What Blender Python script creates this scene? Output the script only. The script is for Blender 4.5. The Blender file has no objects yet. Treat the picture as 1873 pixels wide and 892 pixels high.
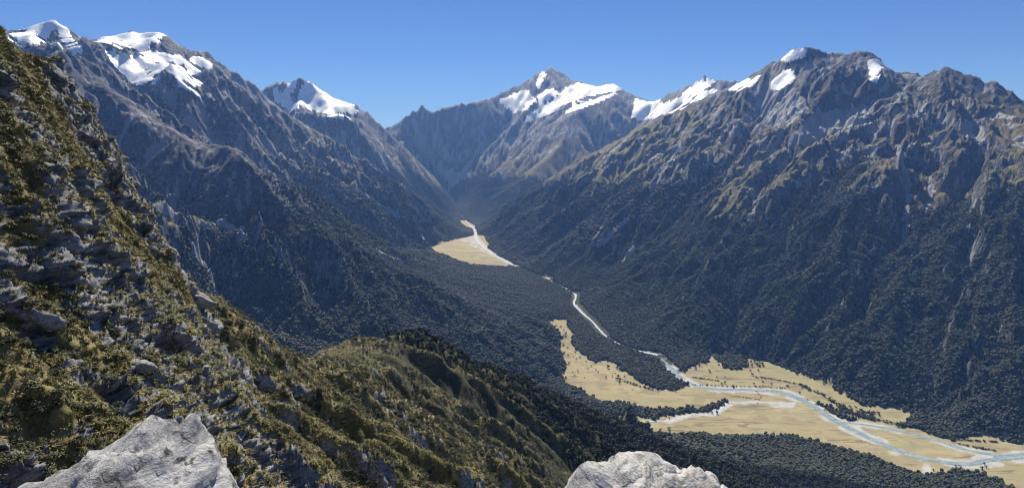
import bpy, bmesh, math, random, time
import numpy as np
from mathutils import Vector, Matrix
T0 = time.time()
def log(*a): print('[%.1f]' % (time.time() - T0), *a)
random.seed(7); rng = np.random.default_rng(7)
S = bpy.context.scene
COL = S.collection
# ------------------------------------------------------------------ camera
PITCH = math.radians(8.0); F = 1115.0; W, H = 1873.0, 892.0
cam_d = bpy.data.cameras.new('camera'); cam = bpy.data.objects.new('camera', cam_d); COL.objects.link(cam)
cam_d.sensor_fit = 'HORIZONTAL'; cam_d.sensor_width = 36.0; cam_d.lens = 36.0 * F / W
cam_d.clip_start = 0.2; cam_d.clip_end = 60000
cam.location = (0, 0, 0); cam.rotation_euler = (math.radians(90) - PITCH, 0, 0)
S.camera = cam
# ------------------------------------------------------------------ sky, sun, exposure
SUN_AZ, SUN_EL = math.radians(-6), math.radians(46)      # azimuth from +Y, left is negative
wd = bpy.data.worlds.new('World'); S.world = wd; wd.use_nodes = True
wn = wd.node_tree.nodes; wl = wd.node_tree.links; wn.clear()
sky = wn.new('ShaderNodeTexSky'); sky.sky_type = 'NISHITA'; sky.sun_disc = False
sky.sun_elevation = SUN_EL; sky.sun_rotation = SUN_AZ
sky.altitude = 1500; sky.air_density = 1.0; sky.dust_density = 0.0; sky.ozone_density = 10.0
bg = wn.new('ShaderNodeBackground'); bg.inputs['Strength'].default_value = 0.061
out = wn.new('ShaderNodeOutputWorld'); tint = wn.new('ShaderNodeMix'); tint.data_type = 'RGBA'; tint.blend_type = 'MULTIPLY'; tint.inputs[0].default_value = 1.0; tint.inputs[7].default_value = (.72, .80, 1.04, 1); wl.new(sky.outputs[0], tint.inputs[6]); wl.new(tint.outputs[2], bg.inputs[0]); wl.new(bg.outputs[0], out.inputs[0])
sun_d = bpy.data.lights.new('sun', 'SUN'); sun_d.energy = 5.0; sun_d.angle = math.radians(0.53); sun_d.color = (1.0, 0.955, 0.88)
sun = bpy.data.objects.new('sun', sun_d); COL.objects.link(sun)
SUNV = Vector((math.sin(SUN_AZ) * math.cos(SUN_EL), math.cos(SUN_AZ) * math.cos(SUN_EL), math.sin(SUN_EL)))
sun.rotation_euler = SUNV.to_track_quat('Z', 'Y').to_euler(); sun.location = (0, 0, 3000)
S.view_settings.view_transform = 'Standard'; S.view_settings.look = 'None'
S.view_settings.exposure = 0.5; S.view_settings.gamma = 1.0; S.view_settings.use_curve_mapping = False
S.cycles.use_denoising = True; S.cycles.denoising_prefilter = 'ACCURATE'; S.cycles.use_adaptive_sampling = False; S.cycles.filter_width = 1.2; S.cycles.max_bounces = 5; S.cycles.diffuse_bounces = 2; S.cycles.volume_bounces = 1
S.cycles.transparent_max_bounces = 6; S.cycles.glossy_bounces = 2
# ------------------------------------------------------------------ helpers: surveying
CP, SP = math.cos(PITCH), math.sin(PITCH)
def at(px, py, s):
    """a surveyed point: bearing and elevation of (px,py), at range s"""
    u = (px - W / 2) / F; v = (H / 2 - py) / F
    return (u * s, (CP + v * SP) * s, (v * CP - SP) * s)
ZF_Y = [1200, 1900, 2400, 2653, 2895, 3530, 3960, 4420, 5470, 6680, 8930, 12000]
ZF_Z = [-906, -903, -900, -885, -860, -822, -790, -760, -742, -720, -676, -300]
def zfloor(y): return np.interp(y, ZF_Y, ZF_Z)
def on_floor(px, py):
    s = 2500.0
    for _ in range(40):
        x, y, z = at(px, py, s)
        s = 0.5 * s + 0.5 * s * (zfloor(y) / z)
    return at(px, py, s)
# ------------------------------------------------------------------ helpers: noise
def _h(ix, iy, iz, seed):
    c = (seed * 974634777) & 0xffffffff
    n = ix.astype(np.int32).view(np.uint32) * np.uint32(374761393) + iy.astype(np.int32).view(np.uint32) * np.uint32(668265263)
    if isinstance(iz, np.ndarray): n += iz.astype(np.int32).view(np.uint32) * np.uint32(2246822519)
    n += np.uint32(c)
    n ^= n >> np.uint32(13); n *= np.uint32(1274126177); n ^= n >> np.uint32(16)
    return (n & np.uint32(0xffffff)).astype(np.float32) * np.float32(1 / 0xffffff)
def noise2(x, y, seed=0):
    x = np.asarray(x, np.float32); y = np.asarray(y, np.float32)
    ix = np.floor(x); iy = np.floor(y); fx = (x - ix).astype(np.float32); fy = (y - iy).astype(np.float32)
    ux = fx * fx * fx * (fx * (fx * 6 - 15) + 10); uy = fy * fy * fy * (fy * (fy * 6 - 15) + 10)
    a = _h(ix, iy, 0, seed); b = _h(ix + 1, iy, 0, seed); c = _h(ix, iy + 1, 0, seed); d = _h(ix + 1, iy + 1, 0, seed)
    return (a + (b - a) * ux + (c - a) * uy + (a - b - c + d) * ux * uy) * 2 - 1
def fbm2(x, y, octs=5, seed=0, gain=0.5, ridged=False):
    t = np.zeros(np.shape(x), np.float32); a = 1.0; tot = 0
    for o in range(octs):
        n = noise2(x, y, seed + o * 17)
        if ridged: n = 1 - 2 * np.abs(n)
        t += a * n; tot += a; a *= gain
        x, y = (x * 1.6 + y * 1.2) + 13.7, (y * 1.6 - x * 1.2) + 5.1
    return t / tot
def noise3(x, y, z, seed=0):
    ix = np.floor(x); iy = np.floor(y); iz = np.floor(z)
    fx = (x - ix).astype(np.float32); fy = (y - iy).astype(np.float32); fz = (z - iz).astype(np.float32)
    ux = fx * fx * (3 - 2 * fx); uy = fy * fy * (3 - 2 * fy); uz = fz * fz * (3 - 2 * fz)
    iz = iz.astype(np.int64); r = 0
    for dz in (0, 1):
        a = _h(ix, iy, iz + dz, seed); b = _h(ix + 1, iy, iz + dz, seed); c = _h(ix, iy + 1, iz + dz, seed); d = _h(ix + 1, iy + 1, iz + dz, seed)
        p = a + (b - a) * ux + (c - a) * uy + (a - b - c + d) * ux * uy
        r = r + p * (uz if dz else 1 - uz)
    return r * 2 - 1
def blocks3(x, y, z, seed=0):
    """broken rock: every cell of a 3-D Voronoi pattern is a block with its own height and tilt; returns offset and edge closeness"""
    ix = np.floor(x); iy = np.floor(y); iz = np.floor(z)
    best = np.full(x.shape, 9e9, np.float32); second = best.copy(); val = np.zeros(x.shape, np.float32)
    for dx in (-1, 0, 1):
        for dy in (-1, 0, 1):
            for dz in (-1, 0, 1):
                cx = ix + dx; cy = iy + dy; cz = (iz + dz).astype(np.int64)
                ex = (x - cx - _h(cx, cy, cz, seed)).astype(np.float32); ey = (y - cy - _h(cx, cy, cz, seed + 1)).astype(np.float32); ez = (z - cz - _h(cx, cy, cz, seed + 2)).astype(np.float32)
                d = ex * ex + ey * ey + ez * ez
                h = _h(cx, cy, cz, seed + 3)
                o = (h * 2 - 1) + (ex * (h * 7 % 1 - .5) + ey * (h * 13 % 1 - .5) + ez * (h * 29 % 1 - .5)) * 1.8
                m = d < best
                second = np.where(m, best, np.minimum(second, d)); val = np.where(m, o, val); best = np.where(m, d, best)
    return val, np.sqrt(second) - np.sqrt(best)
def smooth(a, b, x):
    t = np.clip((x - a) / (b - a), 0, 1); return t * t * (3 - 2 * t)
def blur(g, n):
    for _ in range(n):
        g = np.pad(g, 1, 'edge'); g = (g[:-2, 1:-1] + g[2:, 1:-1] + 2 * g[1:-1, 1:-1]) / 4
        g = np.pad(g, ((0, 0), (1, 1)), 'edge'); g = (g[:, :-2] + g[:, 2:] + 2 * g[:, 1:-1]) / 4
    return g
def in_poly(x, y, poly):
    p = np.asarray(poly); r = np.zeros(np.shape(x), bool); j = len(p) - 1
    for i in range(len(p)):
        xi, yi = p[i]; xj, yj = p[j]
        c = ((yi > y) != (yj > y)) & (x < (xj - xi) * (y - yi) / (yj - yi + 1e-12) + xi)
        r ^= c; j = i
    return r
class Grid:
    def __init__(s, x0, x1, y0, y1, d):
        s.d = d; s.x0 = x0; s.y0 = y0; s.nx = int((x1 - x0) / d) + 1; s.ny = int((y1 - y0) / d) + 1
        s.xs = x0 + np.arange(s.nx) * d; s.ys = y0 + np.arange(s.ny) * d
        s.X, s.Y = np.meshgrid(s.xs.astype(np.float32), s.ys.astype(np.float32))
    def lin(s, g, x, y):
        fx = np.clip((x - s.x0) / s.d, 0, s.nx - 1.001); fy = np.clip((y - s.y0) / s.d, 0, s.ny - 1.001)
        ix = fx.astype(np.int32); iy = fy.astype(np.int32); fx = fx - ix; fy = fy - iy
        return (g[iy, ix] * (1 - fx) + g[iy, ix + 1] * fx) * (1 - fy) + (g[iy + 1, ix] * (1 - fx) + g[iy + 1, ix + 1] * fx) * fy
    def cub(s, g, x, y):
        fx = np.clip((x - s.x0) / s.d, 1, s.nx - 2.001); fy = np.clip((y - s.y0) / s.d, 1, s.ny - 2.001)
        ix = fx.astype(np.int32); iy = fy.astype(np.int32); fx = fx - ix; fy = fy - iy
        def w(t): return (-.5 * t + t * t - .5 * t**3, 1 - 2.5 * t * t + 1.5 * t**3, .5 * t + 2 * t * t - 1.5 * t**3, -.5 * t * t + .5 * t**3)
        wx = w(fx); wy = w(fy); r = 0
        for j in range(4):
            r = r + wy[j] * sum(wx[i] * g[iy + j - 1, ix + i - 1] for i in range(4))
        return r
def dens(pts, step):
    o = []
    for a, b in zip(pts[:-1], pts[1:]):
        a = np.array(a, float); b = np.array(b, float); n = max(1, int(np.linalg.norm((b - a)[:2]) / step))
        o += [a + (b - a) * k / n for k in range(n)]
    o.append(np.array(pts[-1], float)); return np.array(o)
def membrane(gr, P, levels=5, init=None, fixmask=None, fixval=None, iters=220):
    """stretch a surface over surveyed lines P (n,3): coarse to fine relaxation"""
    h = None
    for L in range(levels - 1, -1, -1):
        k = 2**L; nx = (gr.nx - 1) // k + 1; ny = (gr.ny - 1) // k + 1; d = gr.d * k
        ix = np.round((P[:, 0] - gr.x0) / d).astype(int); iy = np.round((P[:, 1] - gr.y0) / d).astype(int)
        ok = (ix >= 0) & (ix < nx) & (iy >= 0) & (iy < ny); idx = iy[ok] * nx + ix[ok]
        cnt = np.bincount(idx, minlength=nx * ny); sm = np.bincount(idx, P[ok, 2], minlength=nx * ny)
        fm = (cnt > 0).reshape(ny, nx); fv = np.where(fm, (sm / np.maximum(cnt, 1)).reshape(ny, nx), 0)
        if fixmask is not None:
            f2 = fixmask[::k, ::k][:ny, :nx]; v2 = fixval[::k, ::k][:ny, :nx]
            fv = np.where(f2 & ~fm, v2, fv); fm = fm | f2
        if h is None: h = init[::k, ::k][:ny, :nx].copy() if init is not None else np.full((ny, nx), P[:, 2].mean())
        else:
            oy, ox = h.shape; yy = np.clip(np.arange(ny) / 2, 0, oy - 1.001); xx = np.clip(np.arange(nx) / 2, 0, ox - 1.001)
            i = yy.astype(int); fy = (yy - i)[:, None]; j = xx.astype(int); fx = (xx - j)[None]
            h = (h[i][:, j] * (1 - fx) + h[i][:, j + 1] * fx) * (1 - fy) + (h[i + 1][:, j] * (1 - fx) + h[i + 1][:, j + 1] * fx) * fy
        h = h.astype(np.float32); fv = fv.astype(np.float32)
        n = iters * 6 if L == levels - 1 else (iters if L else iters // 3)
        for _ in range(n):
            h[fm] = fv[fm]; p = np.pad(h, 1, 'edge')
            h = (p[:-2, 1:-1] + p[2:, 1:-1] + p[1:-1, :-2] + p[1:-1, 2:]) * np.float32(.25)
        h[fm] = fv[fm]
    return h
def up2(g, shape):
    """double a grid's resolution"""
    ny, nx = shape; oy, ox = g.shape
    yy = np.clip(np.arange(ny) / 2, 0, oy - 1.001); xx = np.clip(np.arange(nx) / 2, 0, ox - 1.001)
    i = yy.astype(int); fy = (yy - i)[:, None].astype(np.float32); j = xx.astype(int); fx = (xx - j)[None].astype(np.float32)
    g = g[:, j] * (1 - fx) + g[:, j + 1] * fx
    return g[i] * (1 - fy) + g[i + 1] * fy
def gullies(gr, base, waves, mask, seed, pre=6, branch=1.0):
    """gullies and ribs that follow the fall line, each octave branching off the last; coarse waves on a coarse grid"""
    k = 8
    if pre < 10: b = blur(base.astype(np.float32), pre)
    else:                                                               # follow the broad lie of the slope only
        b = blur(base[::8, ::8].astype(np.float32), pre - 6)
        for q in (4, 2, 1): b = up2(b, base[::q, ::q].shape)
    outp = None; mask = mask.astype(np.float32)
    for o, (lam, a) in enumerate(waves):
        kk = 1
        while kk < 8 and lam / (gr.d * kk * 2) >= 9: kk *= 2
        if outp is None:
            k = kk; bb = b[::k, ::k]; gy, gx = np.gradient(bb, gr.d * k)
            gx = gx.astype(np.float32); gy = gy.astype(np.float32); outp = np.zeros_like(bb); carve = np.zeros_like(bb); strk = np.zeros_like(bb)
        while k > kk:
            k //= 2; sh = b[::k, ::k].shape; gx, gy, outp, carve, strk = [up2(q, sh) for q in (gx, gy, outp, carve, strk)]
        if o == 0 or True:
            amp = mask[::k, ::k] * np.clip((np.hypot(*np.gradient(b[::k, ::k], gr.d * k)) - .12) / .4, 0, 1.25).astype(np.float32)
        X = gr.X[::k, ::k].astype(np.float32); Y = gr.Y[::k, ::k].astype(np.float32)
        KL = 2.1; px = X / (lam * KL) + noise2(X / (lam * 1.9), Y / (lam * 1.9), seed + 50 + o) * .09
        py = Y / (lam * KL) + noise2(X / (lam * 1.9), Y / (lam * 1.9), seed + 80 + o) * .09
        m = np.sqrt(gx * gx + gy * gy) + 1e-5; dx = -gy / m; dy = gx / m
        ix = np.floor(px); iy = np.floor(py); fx = px - ix; fy = py - iy
        va = np.zeros_like(px); vd = np.zeros_like(px); wt = np.full_like(px, 1e-5)
        for i in (-1, 0, 1):
            for j in (-1, 0, 1):
                cx = ix + i; cy = iy + j; hh = _h(cx, cy, 0, seed + o)
                ex = fx - i - .25 - .5 * hh; ey = fy - j - .25 - .5 * ((hh * 37.7) % 1)
                w = np.clip(1 - (ex * ex + ey * ey) * np.float32(.64), 0, 1)**3
                ph = ((ex * dx + ey * dy) * np.float32(KL) + (hh * 91.3) % 1) * np.float32(6.2832)
                va += w * np.cos(ph); vd += w * np.sin(ph); wt += w
        ml = np.sqrt(va * va + vd * vd) + 1e-6; va /= ml; vd /= ml; ml = np.clip(ml / wt * 2.2, 0, 1); amag = a * amp * ml
        outp += np.arcsin(np.clip(va, -1, 1)) * np.float32(.6366) * amag
        carve += np.clip(-va, 0, 1) * amp * (a / waves[0][1])**.5
        if o >= 2: strk = strk + np.clip(-va, 0, 1) * ml * .5
        q = -vd * amag * (6.2832 / lam * branch)
        gx = gx + q * dx; gy = gy + q * dy
    while k > 1:
        k //= 2; sh = b[::k, ::k].shape; outp, carve, strk = up2(outp, sh), up2(carve, sh), up2(strk, sh)
    return outp, carve, strk
# ------------------------------------------------------------------ survey of the land
A = lambda L: [at(*p) for p in L]
crest_left = A([(-330, 150, 4000), (-150, 110, 4300), (20, 55, 4600), (55, 45, 4650), (95, 39, 4700), (125, 60, 4700), (145, 72, 4700), (180, 74, 4950), (218, 62, 5150), (265, 62, 5250), (300, 58, 5300), (318, 75, 5300), (345, 92, 5300), (385, 98, 5300), (415, 125, 5250), (440, 132, 5250), (470, 160, 5350), (490, 182, 5500), (530, 218, 5750), (580, 248, 6000), (640, 288, 6200), (700, 335, 6300), (760, 378, 6350), (800, 412, 6350), (830, 432, 6250)])
benches = [A([(10, 74, 3980), (60, 84, 3930), (97, 88, 3930), (147, 100, 4000)]), A([(178, 82, 4580), (245, 91, 4620), (268, 101, 4650)]), A([(198, 107, 4470), (255, 117, 4470), (300, 124, 4520), (350, 120, 4650)]), A([(222, 138, 4180), (246, 155, 4130), (282, 152, 4130), (320, 146, 4200), (362, 166, 4250)]), A([(540, 194, 7050), (596, 212, 7050), (655, 216, 7150)])]
crest_left2 = A([(380, 190, 8100), (470, 172, 8000), (490, 160, 7900), (520, 150, 7900), (532, 150, 7900), (552, 143, 7900), (575, 155, 7950), (610, 180, 7950), (650, 192, 7950), (680, 215, 7950), (705, 240, 7950), (740, 270, 7950), (780, 312, 8000), (810, 342, 8050), (830, 366, 8150)])
crest_aspire = A([(690, 262, 9900), (712, 240, 9900), (735, 222, 9900), (755, 203, 9950), (770, 194, 10000), (790, 207, 10000), (825, 195, 10100), (845, 190, 10100), (865, 188, 10150), (895, 182, 10300), (930, 165, 10500), (960, 150, 10700), (985, 133, 10900), (1003, 124, 11000), (1025, 130, 11000), (1045, 148, 10900), (1070, 155, 10700), (1095, 160, 10300), (1120, 155, 9900), (1140, 165, 9700), (1165, 181, 9400), (1182, 189, 9200), (1200, 185, 8800), (1230, 170, 8300), (1260, 160, 8000), (1288, 141, 7800), (1310, 147, 7700), (1340, 150, 7500), (1400, 165, 7200), (1500, 190, 7000)])
crest_right = A([(1290, 179, 5900), (1310, 172, 5800), (1335, 165, 5600), (1380, 136, 5400), (1400, 122, 5300), (1432, 102, 5100), (1440, 91, 5050), (1465, 84, 5000), (1500, 90, 5000), (1530, 100, 4950), (1555, 106, 4900), (1578, 91, 4800), (1592, 95, 4800), (1610, 110, 4750), (1620, 122, 4700), (1650, 135, 4600), (1680, 143, 4500), (1700, 137, 4400), (1740, 128, 4300), (1760, 138, 4250), (1800, 150, 4150), (1820, 152, 4100), (1850, 175, 4000), (1873, 192, 3950), (1950, 230, 3800), (2150, 300, 3600)])
spur_right = A([(1290, 179, 5900), (1250, 197, 6000), (1200, 222, 6100), (1170, 236, 6150), (1120, 263, 6300), (1060, 293, 6450), (1010, 326, 6600), (960, 361, 6700), (910, 396, 6750), (882, 413, 6700)])
spur_aspire = A([(1120, 155, 9900), (1110, 178, 9400), (1045, 212, 8900), (1037, 240, 8700), (1030, 256, 8500), (1010, 286, 8200), (990, 306, 8000), (950, 336, 7800), (900, 364, 7500), (868, 388, 7300)])
dark_ridge = A([(-120, 100, 3100), (40, 88, 3300), (100, 86, 3250), (140, 118, 3200), (165, 158, 3150), (210, 180, 3150), (250, 205, 3150), (285, 228, 3150), (330, 248, 3150), (370, 265, 3150), (395, 272, 3100), (420, 272, 3050), (440, 285, 3000), (460, 310, 2950), (500, 347, 2900), (545, 390, 2900), (575, 402, 2950), (640, 440, 3100), (690, 470, 3300), (750, 500, 3600)])
# ribs and gullies read off along their bearing: first and last bump in metres
ribs_px = [([(1575, 100), (1555, 150), (1510, 200), (1440, 250), (1370, 300)], 60, 20, 3000),
           ([(1690, 141), (1620, 200), (1540, 270), (1450, 350), (1400, 420), (1330, 480), (1240, 560)], 90, 25, 2200),
           ([(1740, 130), (1735, 190), (1690, 250), (1640, 330), (1610, 420), (1580, 520), (1530, 620)], 80, 20, 2200),
           ([(1873, 205), (1815, 225), (1810, 300), (1800, 400), (1770, 520), (1740, 640)], 70, 25, 2200),
           ([(1432, 104), (1380, 190), (1290, 280), (1190, 370), (1090, 460), (1060, 520)], 50, 25, 2200),
           ([(1250, 200), (1180, 290), (1080, 370), (1000, 440)], 25, 15, 3000),
           ([(1873, 560), (1810, 650), (1760, 740)], 40, 15, 1900)]
ribs_px += [([(385, 100), (400, 160), (440, 230), (500, 300), (580, 370), (660, 430)], 75, 25, 3450), ([(300, 62), (312, 130), (300, 190), (320, 240)], 55, 30, 3450), ([(150, 80), (190, 130), (240, 190)], 40, 20, 3450),
            ([(500, 350), (560, 450), (640, 540), (720, 630)], 95, 40, 1900), ([(430, 430), (500, 520), (590, 615)], 95, 45, 1900), ([(590, 405), (680, 500), (800, 610)], 70, 25, 1900), ([(345, 260), (355, 330), (372, 395)], 30, 10, 1900), ([(230, 200), (265, 290), (300, 360)], 35, 10, 1900)]
guts_px = [([(440, 150), (480, 230), (560, 310), (640, 385)], -55, -20, 3450), ([(345, 120), (352, 190), (395, 255)], -45, -20, 3450), ([(470, 400), (540, 500), (625, 610)], -65, -25, 1900), ([(545, 400), (625, 500), (740, 615)], -65, -25, 1900), ([(385, 440), (430, 540), (480, 620)], -65, -30, 1900),
([(1590, 190), (1520, 240), (1450, 292), (1380, 350), (1345, 430), (1290, 490), (1200, 575)], -45, -15, 2200),
           ([(1785, 230), (1792, 290), (1770, 400), (1765, 460), (1730, 600), (1700, 690)], -38, -10, 2200),
           ([(1700, 215), (1655, 300), (1650, 360), (1625, 440), (1580, 560), (1545, 660)], -28, -10, 2200),
           ([(1430, 200), (1340, 300), (1230, 350), (1160, 440), (1130, 490), (1068, 545)], -38, -15, 2200),
           ([(1330, 220), (1200, 320), (1120, 390), (1060, 465), (1010, 508)], -35, -15, 2200)]
vales = [A([(350, 272, 4000), (480, 372, 4100), (600, 432, 4200), (700, 458, 4500), (780, 458, 5000)]),
         A([(560, 255, 6800), (680, 325, 7000), (780, 385, 7200), (838, 408, 7100)]),
         A([(1190, 215, 9000), (1150, 255, 8650), (1110, 297, 8350), (1060, 332, 7900), (980, 374, 7500), (900, 408, 7000)]), A([(745, 270, 9600), (800, 293, 9550), (850, 290, 9550), (900, 262, 9650), (935, 234, 9800)]),
         A([(935, 236, 9700), (870, 300, 9300), (845, 325, 9150), (832, 372, 8936)]),
         A([(832, 372, 8936), (812, 345, 9200), (795, 322, 9500), (775, 300, 9800)]),
         A([(225, 330, 2500), (300, 420, 2400), (380, 520, 2250), (450, 645, 1900), (600, 650, 2000), (750, 668, 2100), (900, 690, 2250), (1000, 712, 2380)]),
         A([(700, 520, 3300), (850, 560, 3100), (980, 600, 2950)]),
         A([(215, 335, 2760), (262, 375, 2800), (350, 407, 2830), (400, 402, 2830), (440, 432, 2790), (520, 442, 2820)])]
def back(L, k, dz): return [(x * k, y * k, z - dz) for x, y, z in L]
backs = [back(crest_left[:18], 1.3, 750), back(crest_left2[:8], 1.2, 700), back(crest_aspire[:21], 1.17, 1100), back(crest_right[5:], 1.3, 800), back(crest_left[:8], .83, 650)]
far_peak = A([(670, 262, 12600), (700, 238, 12600), (716, 227, 12600), (728, 236, 12600), (750, 250, 12600)])
RIV = [(832, 374), (846, 395), (855, 408), (868, 420), (872, 438), (888, 455), (908, 469), (932, 482), (962, 495), (1000, 510), (1030, 525), (1053, 540), (1050, 556), (1068, 575), (1085, 590), (1105, 612), (1130, 628), (1162, 640), (1205, 650), (1225, 670), (1245, 690), (1275, 706), (1320, 712), (1380, 713), (1430, 718), (1480, 738), (1530, 770), (1580, 795), (1640, 822), (1700, 840), (1760, 848), (1815, 840), (1873, 832), (1960, 828), (2060, 824)]
RW = [6, 6, 10, 16, 22, 22, 20, 12, 4, 5, 4, 9, 10, 10, 10, 6, 3, 4, 24, 26, 22, 22, 24, 25, 30, 32, 32, 28, 26, 26, 26, 26, 30, 34, 34]
RIV2 = [(1535, 772), (1580, 776), (1640, 786), (1700, 801), (1760, 820), (1800, 829), (1850, 833)]
RIV3 = [(1455, 737), (1420, 737), (1380, 735), (1338, 736), (1322, 744), (1308, 757), (1262, 759), (1220, 770), (1180, 770)]
river = [on_floor(*p) for p in RIV]; river2 = [on_floor(*p) for p in RIV2]; river3 = [on_floor(*p) for p in RIV3]
FL = [[(1000, 590), (1015, 583), (1038, 585), (1040, 602), (1050, 610), (1045, 625), (1060, 645), (1085, 662), (1110, 657), (1130, 668), (1150, 685), (1175, 700), (1200, 712), (1235, 712), (1262, 703), (1290, 706), (1345, 714), (1345, 725), (1320, 735), (1290, 746), (1180, 750), (1130, 735), (1100, 737), (1060, 715), (1035, 700), (1025, 685), (1035, 672), (1030, 655), (1022, 635), (1025, 615), (1015, 600)],
      [(1262, 703), (1340, 714), (1440, 712), (1530, 765), (1600, 770), (1700, 790), (1760, 815), (1873, 822), (2060, 815), (2060, 880), (1873, 905), (1830, 880), (1790, 865), (1740, 862), (1700, 872), (1650, 861), (1600, 836), (1545, 823), (1480, 806), (1440, 796), (1360, 801), (1250, 799), (1195, 796), (1125, 770), (1132, 761), (1165, 763), (1185, 766), (1235, 757), (1300, 751), (1335, 733)],
      [(1245, 690), (1240, 680), (1255, 676), (1275, 664), (1298, 660), (1297, 640), (1302, 640), (1306, 656), (1318, 666), (1325, 674), (1350, 676), (1366, 668), (1366, 652), (1376, 652), (1400, 657), (1430, 666), (1462, 684), (1480, 692), (1505, 700), (1530, 715), (1562, 732), (1590, 742), (1640, 744), (1668, 757), (1664, 772), (1640, 778), (1560, 765), (1500, 738), (1430, 714), (1340, 710), (1280, 708)],
      [(1728, 806), (1752, 800), (1790, 794), (1830, 801), (1860, 810), (1900, 815), (1900, 826), (1800, 822), (1750, 814)],
      [(785, 452), (830, 437), (868, 430), (885, 430), (895, 445), (893, 455), (910, 468), (935, 478), (945, 485), (925, 490), (870, 487), (830, 478), (800, 465)],
      [(836, 402), (855, 404), (872, 413), (868, 421), (850, 415)]]
flats = [[on_floor(*p)[:2] for p in f] for f in FL]
# near ridge of the photographer's own mountain
near_crest = [(-44, -140, 40), (-37, -40, 20), (-36, 10, 13)] + A([(-150, -60, 38), (0, 52, 50), (60, 107, 55), (110, 147, 62), (158, 187, 70), (300, 519, 130), (320, 517, 150), (350, 532, 172), (400, 557, 200), (430, 592, 230), (480, 642, 300), (500, 652, 340), (530, 654, 390), (560, 657, 430), (600, 637, 480), (640, 622, 530), (700, 617, 570), (750, 607, 600), (790, 614, 620), (830, 637, 650), (860, 662, 690), (900, 674, 740), (950, 692, 820), (1000, 722, 900), (1050, 747, 980), (1100, 767, 1080), (1140, 792, 1200), (1180, 802, 1450)])
near_rib = A([(158, 187, 70), (176, 240, 67), (200, 312, 63), (225, 400, 59), (250, 462, 56), (280, 520, 53), (300, 600, 48), (320, 690, 43), (370, 780, 38), (430, 892, 32), (560, 1000, 29)])
near_gut = [(-66, 113, -37), (-52, 104, -49), (-36, 92, -57), (-16, 76, -63), (8, 58, -69), (40, 40, -82)]
near_foot = [(140, -140, -120), (140, 0, -125), (150, 50, -135), (150, 120, -185), (250, 366, -440), (400, 582, -580), (600, 860, -720), (750, 1090, -815), (1050, 1400, -872)]
near_back = [(-260, -140, -180), (-260, 60, -215), (-290, 250, -290), (-330, 420, -370), (-300, 640, -440), (-190, 860, -520), (-60, 1080, -640), (80, 1350, -740), (300, 1800, -850)]
edges = [[(-5000, 0, 300), (-3000, 0, 250), (-1200, 0, 0), (-600, 0, -150)], [(600, 0, -520), (1500, 0, -880), (3000, 0, -300), (5200, 0, 500)], [(1650, 1200, -905), (1700, 1700, -905)], [(2600, 1900, -560), (3400, 2600, 100), (3700, 3300, 300)]]
# ------------------------------------------------------------------ far grid
G = Grid(-5200, 5200, 0, 14000, 8.0)
ridge_lines = [crest_left, crest_left2, crest_aspire, crest_right, spur_right, spur_aspire, dark_ridge, far_peak]
low_lines = vales + benches + backs + [river, river2, river3] + edges
def jagged(L, k):
    q = dens(L, 5); d = np.hypot(q[:, 0], q[:, 1]); t = np.r_[0, np.cumsum(np.hypot(*np.diff(q[:, :2], axis=0).T))]
    q[:, 2] += (fbm2(t / 105, t * 0 + k * 7.7, 4, 71, .65, True) - .15) * np.clip(d * .0062, 4, 58) * smooth(-350, 0, q[:, 2]); return q
P = np.concatenate([jagged(L, k) for k, L in enumerate(ridge_lines)] + [dens(L, 5) for L in low_lines + [near_crest, near_rib, near_gut, near_foot, near_back]])
jag = np.concatenate([dens(L, 5) for L in ridge_lines])
flat_m = np.zeros(G.X.shape, bool)
for f in flats: flat_m |= in_poly(G.X, G.Y, f)
G2 = Grid(-5200, 5200, 0, 14000, 16.0)
base0 = membrane(G2, P, 5, fixmask=flat_m[::2, ::2], fixval=zfloor(G2.Y))
def sight(grid, surf, px, py, smin, smax=12500):
    """where the line of sight at (px,py) first meets the land beyond range smin"""
    px = np.atleast_1d(np.asarray(px, float)); py = np.atleast_1d(np.asarray(py, float))
    u = (px - W / 2) / F; v = (H / 2 - py) / F; dy = CP + v * SP; dz = v * CP - SP
    s = np.full(px.shape, float(smin)); hit = np.zeros(px.shape, bool)
    while True:
        g = grid.lin(surf, u * s, dy * s) - dz * s
        hit |= g > 0; act = ~hit & (s < smax)
        if not act.any(): break
        s = np.where(act, s * 1.0022, s)
    return np.stack([u * s, dy * s, grid.lin(surf, u * s, dy * s)], -1), hit
extra = []
for pts, b0, b1, smin in ribs_px + guts_px:
    q, hit = sight(G2, base0, [p[0] for p in pts], [p[1] for p in pts], smin)
    q = q[hit]; t = np.linspace(0, 1, len(q))
    q = dens(q, 5); t = np.linspace(0, 1, len(q))
    q[:, 2] = G2.lin(base0, q[:, 0], q[:, 1]) + np.where(t < .3, b0 * t / .3, b0 + (b1 - b0) * (t - .3) / .7) * smooth(1, .93, t)
    extra.append(q)
base = membrane(G, np.concatenate([P] + extra), 6, fixmask=flat_m, fixval=zfloor(G.Y).astype(np.float32))
log('membrane', base.min(), base.max())
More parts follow.
